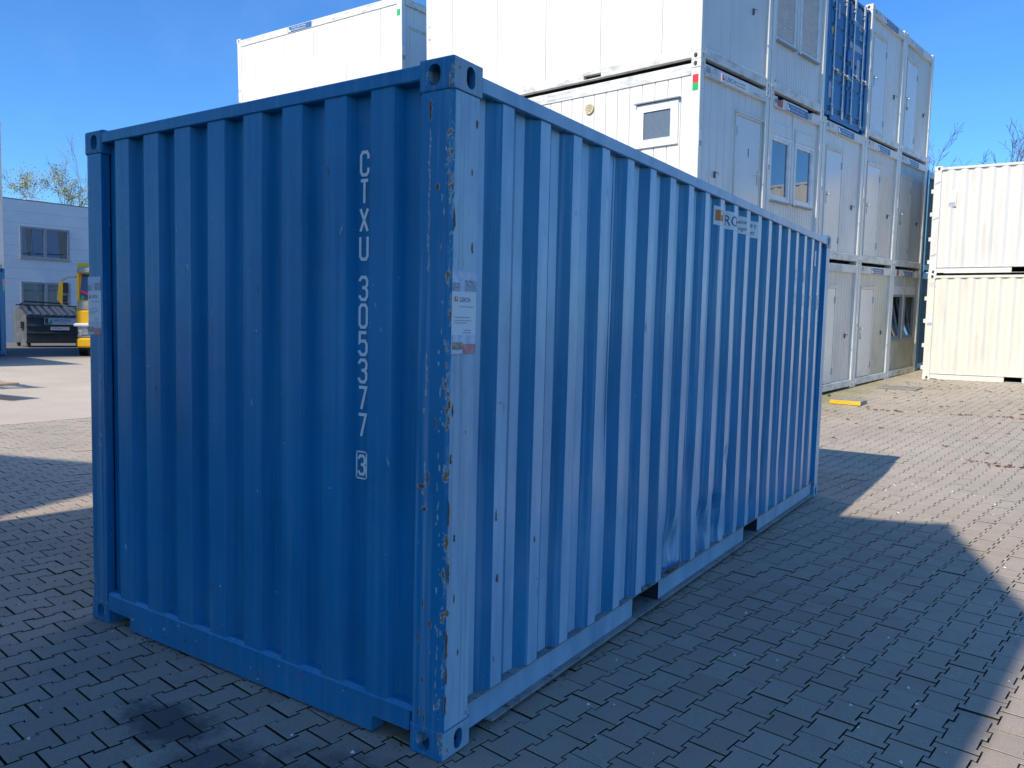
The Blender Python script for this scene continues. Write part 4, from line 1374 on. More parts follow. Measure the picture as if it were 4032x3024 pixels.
text('CSTU', LETTER_WHITE, bc, (-1.02, .008, 2.08), .11, 'end', sx=.8)
text('332170 8', LETTER_WHITE, bc, (-.68, .008, 2.05), .11, 'end', sx=.72)
text('22G1', LETTER_WHITE, bc, (-.62, .008, 1.87), .09, 'end', sx=.7)

# ------------------------------------------------------------------ white containers on the right
def right_m(k):
    return RM(.028, .037, -.001, (-.576, 19.657, .532 + 2.5915 * k)) @ Matrix.Rotation(-math.pi / 2, 4, 'Z')
labs = ['cream white corrugated container on the ground at the right edge, marked 105', 'white corrugated container stacked on top of the one marked 105']
for k in range(2):
    mt = ISO_CREAM if k == 0 else ISO_WHITE
    w_ = thing('shipping_container', labs[k], 'shipping container', right_m(k), 'white containers stacked at the right')
    iso_container(w_, (mt,) * 4, cast=CAST_CREAM if k == 0 else CAST_ISO)
    # door hinges and latch lugs at the left end
    for z_ in (.30, .85, 1.45, 2.0):
        MB().cbox(-.10, -.02, -.045, .02, z_ - .05, z_ + .05, .008).build('door_hinge', mt, w_)
    for z_ in ((.42, 1.30, 2.15) if k else ()):
        MB().poly([(-.001, .03, z_), (-.001, .15, z_ + .05), (-.001, .15, z_ + .09), (-.001, .03, z_ + .04)]).build('door_post_slot', CAB_DARK, w_)
    if k == 0:
        text('105', PRINT_GREY, w_, (.002, .020, 2.30), .10, 'side', sx=.72)
        small_sticker(w_, .04, .15, 1.35, 1.62, .001)
    else:
        sk = plate(w_, 'sticker', 'side', .33, .50, 1.62, 2.0, -.004, PRINT_WHITE, .002)
        plate(sk, 'print', 'side', .34, .49, 1.63, 1.72, -.0015, PRINT_BUILD, .0006)
        plate(sk, 'print', 'side', .40, .49, 1.82, 1.88, -.0015, PRINT_LAV, .0006)
        text('253', PRINT_GREY, w_, (.001, .19, 2.50), .05, 'side', sx=.8)

# ------------------------------------------------------------------ containers behind the photographer that throw the foreground shade
SH = 1.0 / math.tan(SUN_EL)
SD = Vector((-SUN_TO.x, -SUN_TO.y)).normalized()
def occl(shadow_corner, ang, n, label, H=2.591, kind='cab'):
    """stack whose far right top corner casts its shadow at shadow_corner; ang: direction of its long side"""
    top = n * (HC if kind == 'cab' else 2.591)
    c = Vector(shadow_corner) - SD * top * SH
    for k in range(n):
        # cabin local: extends -X by L, +Y by W ; we want near corner such that the far(+Y) right corner is c
        R_ = Matrix.Rotation(ang, 4, 'Z')
        org = Vector((c.x, c.y, 0)) - (R_ @ Vector((0, 2.438, 0)))
        R_.translation = Vector((org.x, org.y, k * HC))
        cabin(label[k], R_, 'a', front='door_left', wall=None, group='white cabins stacked behind the viewpoint')
occl((1.23, 5.57), math.radians(16.), 3, ['white cabin on the ground behind the viewpoint, nearer the blue container', 'white cabin in the middle of the stack behind the viewpoint', 'white cabin on top of the stack behind the viewpoint, casting the yard shade'])
occl((-5.78, 2.85), math.radians(18.), 3, ['white cabin on the ground of the second stack behind the viewpoint', 'white cabin in the middle of the second stack behind the viewpoint', 'white cabin on top of the second stack behind the viewpoint'])

# ------------------------------------------------------------------ ground
def grid_sheet(name, xs, ys, dz, mat):
    X, Y = np.meshgrid(xs, ys)
    Z = ground(X, Y) + dz
    v = np.stack([X.ravel(), Y.ravel(), Z.ravel()], 1)
    n = len(xs); f = []
    for j in range(len(ys) - 1):
        for i in range(n - 1):
            a = j * n + i; f.append((a, a + 1, a + n + 1, a + n))
    me = bpy.data.meshes.new(name); me.from_pydata(v.tolist(), [], f); me.materials.append(mat); me.update()
    return link(name, me)


xs = np.concatenate([[-400, -150, -70], np.arange(-50, 30.1, .5), [60, 150, 400]])
ys = np.concatenate([[-400, -150, -50], np.arange(-24, 40.1, .5), [60, 150, 400]])
paving = grid_sheet('paving', xs, ys, -.020, JOINT)
tag(paving, kind='structure')

# the yard beyond the reach of single stones: old asphalt on the left
def mat_asphalt():
    t = NT('old_asphalt'); geo = t.n('ShaderNodeNewGeometry').outputs['Position']
    c = t.mix(t.ramp(t.noise(geo, .6, 6, .6), .3, .7), (.44, .387, .312), (.54, .478, .39))
    c = t.mix(t.math('MULTIPLY', t.ramp(t.noise(t.mapping(geo, scale=(.5, 1.6, 1)), 1.4, 5, .7), .55, .75), .45), c, (.40, .35, .27))
    c = t.mix(t.math('MULTIPLY', t.ramp(t.noise(geo, 3.2, 5, .7), .66, .74), .5), c, (.50, .45, .34))
    X, Y, Z = t.xyz(geo)
    c = t.mix(t.ramp(t.math('ADD', X, t.math('MULTIPLY', t.noise(geo, .4, 3), 3.)), -19.5, -22.5), c, (.16, .155, .15))
    return t.done(c, .9, .3, None, t.bump(t.noise(geo, 60, 4), .5, .01))


ASPH = mat_asphalt()
xs = np.arange(-60, -10.4, .5); ys = np.arange(-8, 30.1, .5)
asp = grid_sheet('asphalt', xs, ys, .003, ASPH)
tag(asp, kind='structure')

# interlocking concrete stones
ANG = math.radians(7.7)
cc = Vector((math.sin(ANG), math.cos(ANG))); rr_ = Vector((math.cos(ANG), -math.sin(ANG)))
PIT, LEN = .146, .2
hx, wx, hl = .0797, .0601, .0953
right = [(hx, -hl), (hx, -.0510), (wx, -.0555), (wx, .0555), (hx, .0510), (hx, hl)]
OUT = right + [(-a, -b) for a, b in right]
OUT = np.array(OUT)
c0 = Vector((.826, 1.10)) + cc * .1
def stone_rings(b=.0022):
    o = OUT.copy()
    n = len(o); inn = []
    for i in range(n):
        p, q, r = o[i - 1], o[i], o[(i + 1) % n]
        e1 = (q - p) / np.linalg.norm(q - p); e2 = (r - q) / np.linalg.norm(r - q)
        n1 = np.array([-e1[1], e1[0]]); n2 = np.array([-e2[1], e2[0]])
        k = (n1 + n2) / (1 + n1 @ n2)
        inn.append(q + k * b)
    return o, np.array(inn)
RO, RI = stone_rings()
camv = np.array(CAM_LOC); fr = np.array(CF); rt_ = np.array(CR); up_ = np.array(CU)
I0, I1 = -130, 60
cells = []
ii, jj = np.meshgrid(np.arange(-130, 60), np.arange(-40, 130), indexing='ij')
ii = ii.ravel(); jj = jj.ravel()
PX = c0.x + ii * PIT * rr_.x + (jj * LEN + (ii % 2) * .1) * cc.x
PY = c0.y + ii * PIT * rr_.y + (jj * LEN + (ii % 2) * .1) * cc.y
PZ = ground(PX, PY)
D = np.stack([PX, PY, PZ], 1) - camv
dep = D @ fr; sx_ = (D @ rt_) / np.maximum(dep, .01); sy_ = (D @ up_) / np.maximum(dep, .01)
vis = (dep > .6) & (np.abs(sx_) < .85) & (sy_ > -.78) & (dep < 23)
inside_box = (PX < -.25) & (PX > -2.2) & (PY > .3) & (PY < 5.8)
hid = (PX < -2.9) & (PY > 7.0)                       # far behind the container
hid2 = (PX > -12) & (PX < -2.7) & (PY > 3.2 + (-2.6 - PX) * .42)
under_st = (PX < -3.4 + (PY - 9) * .14) & (PY > 8)
keep = vis & ~inside_box & ~hid & ~hid2 & ~under_st & (PX > -10.8) & (PX < 7)
PX, PY, dep, ii, jj = PX[keep], PY[keep], dep[keep], ii[keep], jj[keep]
sx_, sy_ = sx_[keep], sy_[keep]
order = np.argsort(dep)
# the 300 that show largest: nearest ones inside the frame and not under the container
shown = [k for k in order if abs(sx_[k]) < .66 and sy_[k] > -.50 and not (PX[k] < -.05 and PX[k] > -2.42 and PY[k] > .03)]
big = set(shown[:300])


def stone_coords(px, py, rot, dz, tx, ty, scale=1.):
    c_, s_ = math.cos(rot), math.sin(rot)
    def tf(P):
        P = P * scale
        x = P[:, 0] * rr_.x + P[:, 1] * cc.x; y = P[:, 0] * rr_.y + P[:, 1] * cc.y
        return np.stack([px + x * c_ - y * s_, py + x * s_ + y * c_], 1), P
    o, lo = tf(RO); i_, li = tf(RI)
    zt_ = ground(i_[:, 0], i_[:, 1]) + dz + li[:, 0] * tx + li[:, 1] * ty
    zo = ground(o[:, 0], o[:, 1]) + dz + lo[:, 0] * tx + lo[:, 1] * ty - .0018
    return np.concatenate([np.c_[i_, zt_], np.c_[o, zo], np.c_[o, zo - .03]])


n12 = 12
F1 = [tuple(range(n12))]
for k in range(n12):
    j = (k + 1) % n12
    F1.append((n12 + k, n12 + j, j, k)); F1.append((2 * n12 + k, 2 * n12 + j, n12 + j, n12 + k))
FM = [0] + [0, 1] * n12      # top and chamfer clean, buried sides dirty
# separate stones near the camera: eight slightly different meshes shared by all
variants = []
rv = random.Random(11)
for q in range(8):
    V = stone_coords(0, 0, 0, 0, 0, 0)
    V[:, 2] += 0
    V[:12, :2] += (np.array([[rv.random() - .5, rv.random() - .5] for _ in range(12)])) * .0012
    V[:12, 2] += np.array([rv.random() - .7 for _ in range(12)]) * .0012
    me = bpy.data.meshes.new('paving_stone'); me.from_pydata(V.tolist(), [], F1); me.materials.append(PAVER); me.materials.append(JOINT)
    me.polygons.foreach_set('material_index', FM); me.update()
    variants.append(me)
for k in sorted(big):
    o = link('paving_stone', variants[rv.randrange(8)], paving)
    o.location = (PX[k], PY[k], rv.gauss(0, .0011))
    o.rotation_euler = (rv.gauss(0, .007), rv.gauss(0, .007), rv.gauss(0, .006))
# all others: one mesh
rest = [k for k in range(len(PX)) if k not in big]
VV = np.empty((len(rest) * 36, 3)); FF = []; rnd = np.empty(len(rest) * len(F1), dtype=np.float32)
for a, k in enumerate(rest):
    VV[a * 36:(a + 1) * 36] = stone_coords(PX[k], PY[k], rv.gauss(0, .006), rv.gauss(0, .0012), rv.gauss(0, .007), rv.gauss(0, .007))
    b = a * 36
    FF += [tuple(b + q for q in f) for f in F1]
    rnd[a * len(F1):(a + 1) * len(F1)] = rv.random()
me = bpy.data.meshes.new('paving_stones'); me.from_pydata(VV.tolist(), [], FF); me.materials.append(PAVER); me.materials.append(JOINT)
me.polygons.foreach_set('material_index', FM * len(rest))
at = me.attributes.new('rnd', 'FLOAT', 'FACE'); at.data.foreach_set('value', rnd)
me.update()
o = link('paving_stones', me, paving); o['kind'] = 'stuff'

# ------------------------------------------------------------------ yard litter, weeds, slabs
LEAF = plain('dry_leaf', (.20, .085, .035), .8, var=.5, scale=30)
CHIPW = plain('white_grit', (.72, .70, .64), .8)
WEED = plain('weed_green', (.10, .20, .03), .6, var=.3)
m = MB()
rl = random.Random(5)
def leaf(m, x, y, s, mi, lift=.004):
    a = rl.random() * 6.28; n = 5 + rl.randrange(3); z = gz(x, y) + lift
    pts = []
    for k in range(n):
        t = a + 2 * math.pi * k / n; q = s * (.55 + .6 * rl.random()) * (1.3 if k == 0 else 1)
        pts.append((x + q * math.cos(t), y + .7 * q * math.sin(t), z + rl.random() * s * .55))
    c = (x, y, z + s * .12)
    for k in range(n): m.poly([c, pts[k], pts[(k + 1) % n]], mi)
for _ in range(520):
    y = 9.5 + 10 * rl.random() ** .8; x = -1.9 + 5.5 * rl.random()
    if x < -2.1 + (y - 9) * .14 + 0: continue
    if rl.random() < .35 + .05 * (y - 9): leaf(m, x, y, .018 + .03 * rl.random() ** 2, 0)
for _ in range(26):   # a swept line of leaves
    t = rl.random(); leaf(m, -.9 + 2.6 * t, 13.2 + .3 * t + .15 * rl.random(), .03 + .03 * rl.random(), 0)
for _ in range(30): leaf(m, 1.1 + .7 * rl.random(), 9.0 + .25 * rl.random(), .02 + .02 * rl.random(), 0)
lf = m.build('dry_leaves', [LEAF]); tag(lf, kind='stuff')
m = MB()
for _ in range(330):
    r_ = rl.random()
    if r_ < .45: x, y = .1 + 3.2 * rl.random(), -1 + 6.5 * rl.random()
    elif r_ < .75: x, y = -.2 + 3.5 * rl.random(), 5.5 + 8 * rl.random()
    else: x, y = -9 + 8.8 * rl.random(), -1.4 + 4 * rl.random()
    if -2.46 < x < .02 and y > -.02: continue
    s = .004 + .008 * rl.random() ** 3 + (.0035 if y > 5 else 0)
    z = gz(x, y); a = rl.random() * 3
    m.poly([(x + s * math.cos(a), y + s * math.sin(a), z + .001), (x + s * math.cos(a + 2), y + s * math.sin(a + 2), z + .001), (x + s * math.cos(a + 4), y + s * math.sin(a + 4), z + .001)])
    m.poly([(x + s * math.cos(a), y + s * math.sin(a), z + .001), (x, y, z + s), (x + s * math.cos(a + 2), y + s * math.sin(a + 2), z + .001)])
    m.poly([(x + s * math.cos(a + 2), y + s * math.sin(a + 2), z + .001), (x, y, z + s), (x + s * math.cos(a + 4), y + s * math.sin(a + 4), z + .001)])
    m.poly([(x + s * math.cos(a + 4), y + s * math.sin(a + 4), z + .001), (x, y, z + s), (x + s * math.cos(a), y + s * math.sin(a), z + .001)])
gr = m.build('white_grit', [CHIPW]); tag(gr, kind='stuff')
m = MB()
for _ in range(900):
    if rl.random() < .7: x, y = -.045 + .085 * rl.random() ** 1.5, .15 + 5.8 * rl.random()
    else: x, y = -2.4 + 2.4 * rl.random(), -.03 + .09 * rl.random()
    s_ = .002 + .006 * rl.random() ** 3; a = rl.random() * 6.28
    p = [(x + s_ * math.cos(a + k * 2.1), y + s_ * math.sin(a + k * 2.1), .0005) for k in range(3)]; tp_ = (x, y, s_ * 1.1)
    for k in range(3): m.poly([p[k], p[(k + 1) % 3], tp_])
cr = m.build('soil_crumbs', [plain('soil_crumbs', (.10, .075, .05), .95, var=.5, scale=60)]); tag(cr, kind='stuff')


def weed(x, y, s, n, label):
    m = MB(); z = gz(x, y)
    for _ in range(n):
        a = rl.random() * 6.28; l = s * (.5 + rl.random()); t = rl.random() * .9 + .2
        bx, by = x + (rl.random() - .5) * s, y + (rl.random() - .5) * s
        tip = (bx + l * math.cos(a) * math.cos(t), by + l * math.sin(a) * math.cos(t), z + l * math.sin(t))
        w = l * .22
        mid = ((bx + tip[0]) / 2, (by + tip[1]) / 2, (z + tip[2]) / 2 + l * .12)
        px, py = -math.sin(a) * w, math.cos(a) * w
        m.poly([(bx, by, z), (mid[0] + px, mid[1] + py, mid[2]), tip]); m.poly([(bx, by, z), tip, (mid[0] - px, mid[1] - py, mid[2])])
    o = m.build('weed', WEED); tag(o, label, 'weed', 'weeds along the foot of the cabins'); return o
weed(-1.30, 20.2, .14, 46, 'green weed at the corner between the last cabin and the cream container')
weed(-1.95, 13.9, .10, 34, 'small green weed beside the yellow edged slab')
weed(-2.05, 15.3, .08, 22, 'tiny weed at the foot of the planked cabin on the ground')
weed(-1.75, 14.9, .06, 18, 'tiny weed on the mossy strip between slab and cabins')
SLABM = plain('slab_concrete', (.27, .255, .235), .9, var=.3, scale=9, bump=.3)
sl = thing('concrete_slab', 'square concrete slab lying on the yard with a yellow painted front edge', 'slab', RM(-.10, .03, 0, (-1.22, 13.75, gz(-1.2, 13.8))))
MB().cbox(-.28, .28, .0, .42, 0, .085, .01).build('slab', SLABM, sl)
MB().box(-.283, .275, -.004, .004, .008, .078).build('painted_edge', PLATE_YELLOW, sl)
sl = thing('concrete_slab', 'flat dark grey slab further back on the mossy strip', 'slab', RM(-.10, .04, 0, (-.78, 16.9, gz(-.78, 16.9))))
MB().cbox(-.42, .42, .0, .60, 0, .03, .008).build('slab', plain('slab_dark', (.22, .21, .19), .9, var=.3), sl)

# ------------------------------------------------------------------ left side of the yard
LB = mat_blue('blue_paint_left', base=(.003, .14, .32), side=.1, rough=.4)
l0 = thing('shipping_container', 'blue container at the left edge with a red and green sticker, under the white cabins', 'shipping container',
           RM(-.0, 0, 0, (-23.59, 8.86 - 2.438, gz(-23.6, 8.5))) @ Matrix.Translation((0, 0, 0)))
# its short end faces +X: rotate so local -Y looks to +X
l0.matrix_world = Matrix.Translation((-23.59, 8.86, gz(-23.6, 8.5))) @ Matrix.Rotation(math.pi / 2, 4, 'Z')
iso_container(l0, (LB,) * 4, cast=recolour(CAST_BLUE, LB))
m = MB(); m.box(-.075, -.02, -.004, .002, 2.10, 2.28, 0); m.box(-.075, -.02, -.0041, .0021, 1.93, 2.099, 1)
m.build('coloured_sticker', [plain('sticker_pink', (.65, .25, .30), .5), plain('sticker_mint', (.08, .50, .30), .5)], l0)
for k in range(2):
    c_ = cabin(['white cabin at the left edge directly on the blue container', 'white cabin at the left edge, topmost of its stack'][k],
               Matrix.Translation((-23.62, 8.86 - 2.438, gz(-23.6, 8.5) + 2.60 + 2.115 * k)), 'a', H=2.11, wallmat=CAB_GREY, group='white cabins at the left edge')
# unseen low container, added outside the left edge to shade the asphalt
l1 = thing('shipping_container', 'unseen blue container added left of the frame to shade the asphalt before the waste container', 'shipping container',
           Matrix.Translation((-20.6, 6.25, gz(-21, 6))) @ Matrix.Rotation(math.pi / 2, 4, 'Z'))
iso_container(l1, (LB,) * 4, cast=recolour(CAST_BLUE, LB))

# slatted steel rack whose shadow lies across the sunlit yard
rk = thing('shadow_rack', 'upright slatted steel rack throwing a barred shadow on the sunlit yard', 'rack', RM(0, 0, 0, (-15.35, 3.1, gz(-15, 3))))
for i, px in enumerate((0, -1.3, -2.6, -3.9)):
    MB().box(px - .05, px + .05, -.05, .05, 0, 2.25).build('upright', STEEL, rk)
for z_ in (.35, 2.15): MB().box(-3.95, .05, -.06, -.051, z_ - .1, z_ + .1).build('cross_rail', STEEL, rk)
for k in range(22):
    x_ = -.10 - k * .175
    MB().poly([(x_, .055, .3), (x_ - .105, .055, .3), (x_ - .105 - .0, .055, 2.2 - .25 * ((k * 5) % 3)), (x_, .055, 2.2)]).build('slat', STEEL, rk)
MB().box(-3.95, .05, .052, .062, 1.05, 1.22).build('cross_rail', STEEL, rk)
MB().box(-3.95, .05, .052, .062, 1.62, 1.70).build('cross_rail', STEEL, rk)
# plank end
pk = thing('wooden_plank', 'end of a raised sandy wooden board entering at the left edge', 'plank', RM(.25, 0, 0, (-13.25, 4.32, gz(-13, 4))))
WOOD = plain('weathered_wood', (.42, .31, .20), .8, var=.3, scale=8)
MB().cbox(-2.2, .0, -.30, .25, .27, .31, .01).build('board', WOOD, pk)
MB().cbox(-2.0, -1.7, -.2, .15, 0, .27, .01).build('support', WOOD, pk)
MB().cbox(-.9, -.7, -.2, .15, 0, .27, .01).build('support', WOOD, pk)

# office building
FAC = plain('facade_panel', (.62, .65, .68), .45, var=.05, scale=1.5)
FACJ = plain('facade_joint', (.20, .22, .24), .7)
a8 = math.radians(8)
bmat = Matrix(((math.cos(a8), math.sin(a8), 0), (-math.sin(a8), math.cos(a8), 0), (0, 0, 1))).to_4x4()
bmat.translation = Vector((-35.72, 14.24, .34))
ob = thing('office_building', 'two storey office building clad in pale horizontal panels with grey framed windows', 'building', bmat)
# local: +X outward, +Y along the facade, z up ; roof 6.2 above
S0, S1, TOP = -9.0, 15.0, 6.20
holes = [(.53, 2.53, 3.72, 5.10), (.53, 2.53, 1.28, 2.68), (-5.5, -3.5, 3.72, 5.10), (-5.5, -3.5, 1.28, 2.68), (6.2, 8.2, 3.72, 5.10), (6.2, 8.2, 1.28, 2.68)]
zt_ = TOP; rows = []
while zt_ > 0:
    rows.append((max(0, zt_ - .485), zt_)); zt_ -= .49
for (z0, z1) in rows:
    segs = [(S0, S1, z0, z1)]
    for (a, b, c_, d) in holes:
        new = []
        for s_ in segs:
            if s_[1] <= a or s_[0] >= b or s_[3] <= c_ or s_[2] >= d: new.append(s_); continue
            if s_[0] < a: new.append((s_[0], a, s_[2], s_[3]))
            if s_[1] > b: new.append((b, s_[1], s_[2], s_[3]))
            if s_[2] < c_: new.append((max(a, s_[0]), min(b, s_[1]), s_[2], c_))
            if s_[3] > d: new.append((max(a, s_[0]), min(b, s_[1]), d, s_[3]))
        segs = new
    m = MB()
    for s_ in segs: m.box(-.08, 0, s_[0], s_[1], s_[2], s_[3])
    m.build('wall_panel', FAC, ob)
m = MB(); m.box(-8, -.3, S0, S1, 0, TOP - .05)
m.build('building_core', INSIDE, ob)
m = MB()
m.box(-.10, -.02, S0, S1, TOP, TOP + .06); m.box(-8.1, -.10, S0, S1, TOP - .04, TOP + .03)
m.build('roof', FACJ, ob)
MB().box(-.30, -.09, S0, S1, 0, TOP - .05).build('wall', FACJ, ob) if False else None
MB().cbox(-1.2, -.5, .9, 1.7, TOP + .02, TOP + .16, .02).build('roof_hatch', FRAME_WHITE, ob)
for i, (a, b, c_, d) in enumerate(holes):
    m = MB(); t = .09; mid = (a + b) / 2
    m.box(-.16, .03, a, a + t, c_, d); m.box(-.16, .03, b - t, b, c_, d); m.box(-.16, .029, a + t, b - t, c_, c_ + t); m.box(-.16, .029, a + t, b - t, d - t, d)
    m.box(-.15, .028, mid - .06, mid + .06, c_ + t, d - t)
    w = m.build('window', FRAME_GREY, ob)
    MB().box(-.02, .10, a - .03, b + .03, c_ - .05, c_ - .003).build('sill', FRAME_GREY, w)
    for p, q in ((a + t, mid - .06), (mid + .06, b - t)):
        MB().poly([(-.06, p, c_ + t), (-.06, q, c_ + t), (-.06, q, d - t), (-.06, p, d - t)]).build('pane', PANE, w)
    if i % 2 == 1:
        m = MB()
        for k in range(18):
            p = a + .1 + (b - a - .2) * k / 18; q = p + (b - a - .2) / 18
            if 8 <= k <= 9: continue
            e = .03 if k % 2 else -.03
            m.poly([(-.10 + e, p, c_), (-.10 - e, q, c_), (-.10 - e, q, d), (-.10 + e, p, d)])
        m.build('curtain', CURTAIN, w)
    else:
        m = MB()
        m.poly([(-.075, a + .1, c_), (-.075, a + .30, c_), (-.075, a + .22, d), (-.075, a + .1, d)])
        m.poly([(-.075, a + .45, c_), (-.075, mid - .07, c_), (-.075, mid - .07, d), (-.075, a + .50, d)])
        m.poly([(-.075, mid + .07, c_), (-.075, mid + .62, c_), (-.075, mid + .55, d), (-.075, mid + .07, d)])
        m.build('sky_reflection', plain('sky_reflection_blue', (.04, .36, .80), .5), w)  # blue sheets behind the panes paint in the reflected sky

# waste container (skip with slatted lids)
BIN = plain('waste_container_grey', (.085, .095, .098), .5, var=.3, scale=3)
LID = plain('waste_lid_black', (.022, .024, .030), .35)
wc = thing('waste_container', 'grey waste container on castors with black ribbed lids and a white company plate', 'waste container')
d1 = Vector((.17, .985, 0)); d2 = Vector((-.985, .17, 0))
M = Matrix((d1, d2, Vector((0, 0, 1)))).transposed().to_4x4(); M.translation = Vector((-29.85, 12.30, gz(-29.85, 12.3)))
wc.matrix_world = M      # local x along the front, y into depth
L_, Dp = 2.35, 1.75
prof = [(.10, .16), (.0, .34), (.0, 1.17), (.10, 1.20), (.95, 1.52), (Dp - .2, 1.50), (Dp, 1.15), (Dp - .1, .16)]
m = MB(); m.prism([(b, z) for b, z in prof], 0, L_, axis='x'); m.build('body', BIN, wc, fix=True)
for z_ in (.55, .82, 1.12):
    MB().cbox(-.03, L_ + .03, -.05, .01, z_ - .035, z_ + .035, .01).build('rib', BIN, wc)
MB().box(-.04, L_ + .04, -.07, .02, 1.15, 1.21).build('rim', plain('waste_rim', (.16, .17, .17), .5), wc)
for i in range(2):
    x0, x1 = .02 + i * 1.18, 1.14 + i * 1.18
    m = MB(); m.poly([(x0, -.08, 1.215), (x1, -.08, 1.215), (x1, .93, 1.56), (x0, .93, 1.56)]); m.poly([(x0, -.08, 1.19), (x1, -.08, 1.19), (x1, -.08, 1.215), (x0, -.08, 1.215)])
    ld = m.build('lid', LID, wc)
    for k in range(5):
        xx = x0 + .06 + k * .25
        m = MB(); m.poly([(xx, -.07, 1.25), (xx + .12, -.07, 1.25), (xx + .12, .92, 1.59), (xx, .92, 1.59)])
        m.poly([(xx, -.07, 1.216), (xx + .12, -.07, 1.216), (xx + .12, -.07, 1.25), (xx, -.07, 1.25)])
        m.poly([(xx + .12, -.07, 1.216), (xx + .12, -.07, 1.25), (xx + .12, .92, 1.59), (xx + .12, .92, 1.55)])
        m.poly([(xx, -.07, 1.216), (xx, -.07, 1.25), (xx, .92, 1.59), (xx, .92, 1.55)])
        m.build('lid_rib', plain('waste_lid_rib', (.06, .075, .10), .35), ld)
m = MB(); m.tube([(-.10, .93, 1.60), (L_ + .1, .93, 1.60)], .03, 6); m.build('lid_hinge', LID, wc)
m = MB(); m.tube([(-.1, .3, 1.62), (.2, 1.0, 1.74), (1.8, 1.15, 1.70)], .035, 6); m.build('lid_lifting_bar', LID, wc)
for x_ in (.12, L_ - .12):
    for y_ in (.22, Dp - .25):
        m = MB(); m.tube([(x_ - .04, y_, .12), (x_ + .04, y_, .12)], .12, 12); wh = m.build('castor', RUBBER, wc)
        MB().box(x_ - .06, x_ + .06, y_ - .05, y_ + .05, .17, .26).build('castor_fork', STEEL, wh)
MB().cbox(-.14, .0, .30, .62, .72, .98, .02).build('lifting_pocket', BIN, wc)
pl = MB().box(.58, 1.72, -.064, -.055, .88, 1.13).build('company_plate', PRINT_WHITE, wc)
MB().box(.60, .72, -.068, -.064, .90, 1.11).build('logo', LETTER_DARK, pl)
MB().poly([(.72, -.067, .90), (.84, -.067, .90), (.84, -.067, 1.11), (.78, -.067, 1.0)]).build('logo', STK_GREEN, pl)
text('0800 7259536', plain('plate_green_text', (.12, .22, .20), .5), pl, (.90, -.068, 1.0), .085, 'end', sx=.85)
text('Containerdienst', PRINT_GREY, pl, (1.03, -.068, .925), .04, 'end', sx=.9)
pl = MB().box(.80, 1.45, -.064, -.055, .66, .79).build('notice_plate', PRINT_WHITE, wc)
text('Restabfallbehaelter', LETTER_DARK, pl, (.83, -.068, .72), .045, 'end', sx=.68)

# yellow truck, mostly hidden by the blue container
YEL = plain('truck_yellow', (.80, .45, .012), .3, var=.05, scale=2)
TG = plain('truck_grey', (.30, .30, .29), .5)
TB = plain('truck_black', (.02, .02, .02), .5)
tk = thing('truck', 'yellow truck cab with a big side mirror, half hidden by the blue container', 'truck')
d1 = Vector((.52, .854, 0)); d2 = Vector((-.854, .52, 0))
M = Matrix((d1, d2, Vector((0, 0, 1)))).transposed().to_4x4(); M.translation = Vector((-23.20, 10.70, gz(-23.1, 10.9) - .02))
tk.matrix_world = M
W_ = 2.5
def cabprof(z): return z
m = MB()  # side profile y(depth), z
m.prism([(.02, 1.05), (.0, 1.45), (.05, 1.72), (.30, 2.70), (.42, 2.95), (1.9, 3.0), (2.2, 2.9), (2.2, .75), (.25, .75)], .02, W_ - .02, axis='x')
cabb = m.build('cab_body', YEL, tk, fix=True)
MB().cbox(.05, W_ - .05, -.02, .10, 1.48, 1.74, .02).build('grille_panel', TG, tk)
MB().cbox(.04, W_ - .04, .02, .40, 2.62, 2.80, .04).build('sun_visor', TG, tk)
ws = MB(); ws.poly([(.10, .055, 1.80), (W_ - .10, .055, 1.80), (W_ - .16, .262, 2.60), (.16, .262, 2.60)])
ws = ws.build('windscreen', GLASS, tk)
m = MB(); m.poly([(.12, .075, 2.02), (.12, .085, 2.10), (.62, .05, 1.92), (.62, .04, 1.80)])
for v in range(len(m.v)): m.v[v] = (m.v[v][0], m.v[v][1] + .0, m.v[v][2])
m.build('red_sash', plain('sash_red', (.70, .05, .07), .4), ws)
m = MB(); m.tube([(.18, .055, 1.86), (.18, .040, 1.86)], .05, 12); m.build('green_badge', STK_GREEN, ws)
MB().box(.02, .09, .03, .24, 1.76, 2.62).build('pillar', YEL, tk)
MB().cbox(.0, W_, -.06, .22, 1.02, 1.46, .03).build('front_flap', YEL, tk)
b_ = MB().cbox(.0, W_, -.10, .30, .30, .60, .05).build('bumper', YEL, tk)
MB().cbox(.02, W_ - .02, -.06, .30, .60, .74, .03).build('bumper_trim', TG, tk)
MB().cbox(-.08, .50, -.14, .10, .96, 1.06, .03).build('light_brow', FRAME_WHITE, tk)
hl_ = MB().prism([(.06, .68), (.34, .72), (.30, .98), (.04, 1.02)], -.08, .05, axis='y').build('headlight', plain('headlight_lens', (.55, .57, .60), .1, metal=.6, var=.5, scale=14), tk, fix=True)
MB().cbox(.45, W_ - .45, -.04, .2, .62, 1.0, .02).build('grille', TB, tk)
m = MB(); m.tube([(.28, .60, .50), (.02 + .02, .60, .50)], .48, 20); wl = m.build('wheel', RUBBER, tk)
m = MB(); m.tube([(.035, .60, .50), (.015, .60, .50)], .27, 16); m.build('rim', STEEL, wl)
m = MB(); m.tube([(W_ - .28, .60, .50), (W_ - .04, .60, .50)], .48, 20); wl = m.build('wheel', RUBBER, tk)
m = MB()
for p in ([(.05, .1, 2.50), (-.20, -.05, 2.46), (-.38, -.10, 2.34)], [(.05, .05, 1.40), (-.18, -.05, 1.50), (-.36, -.10, 1.62)]): MB().tube(p, .03, 6).build('mirror_arm', TG, tk)
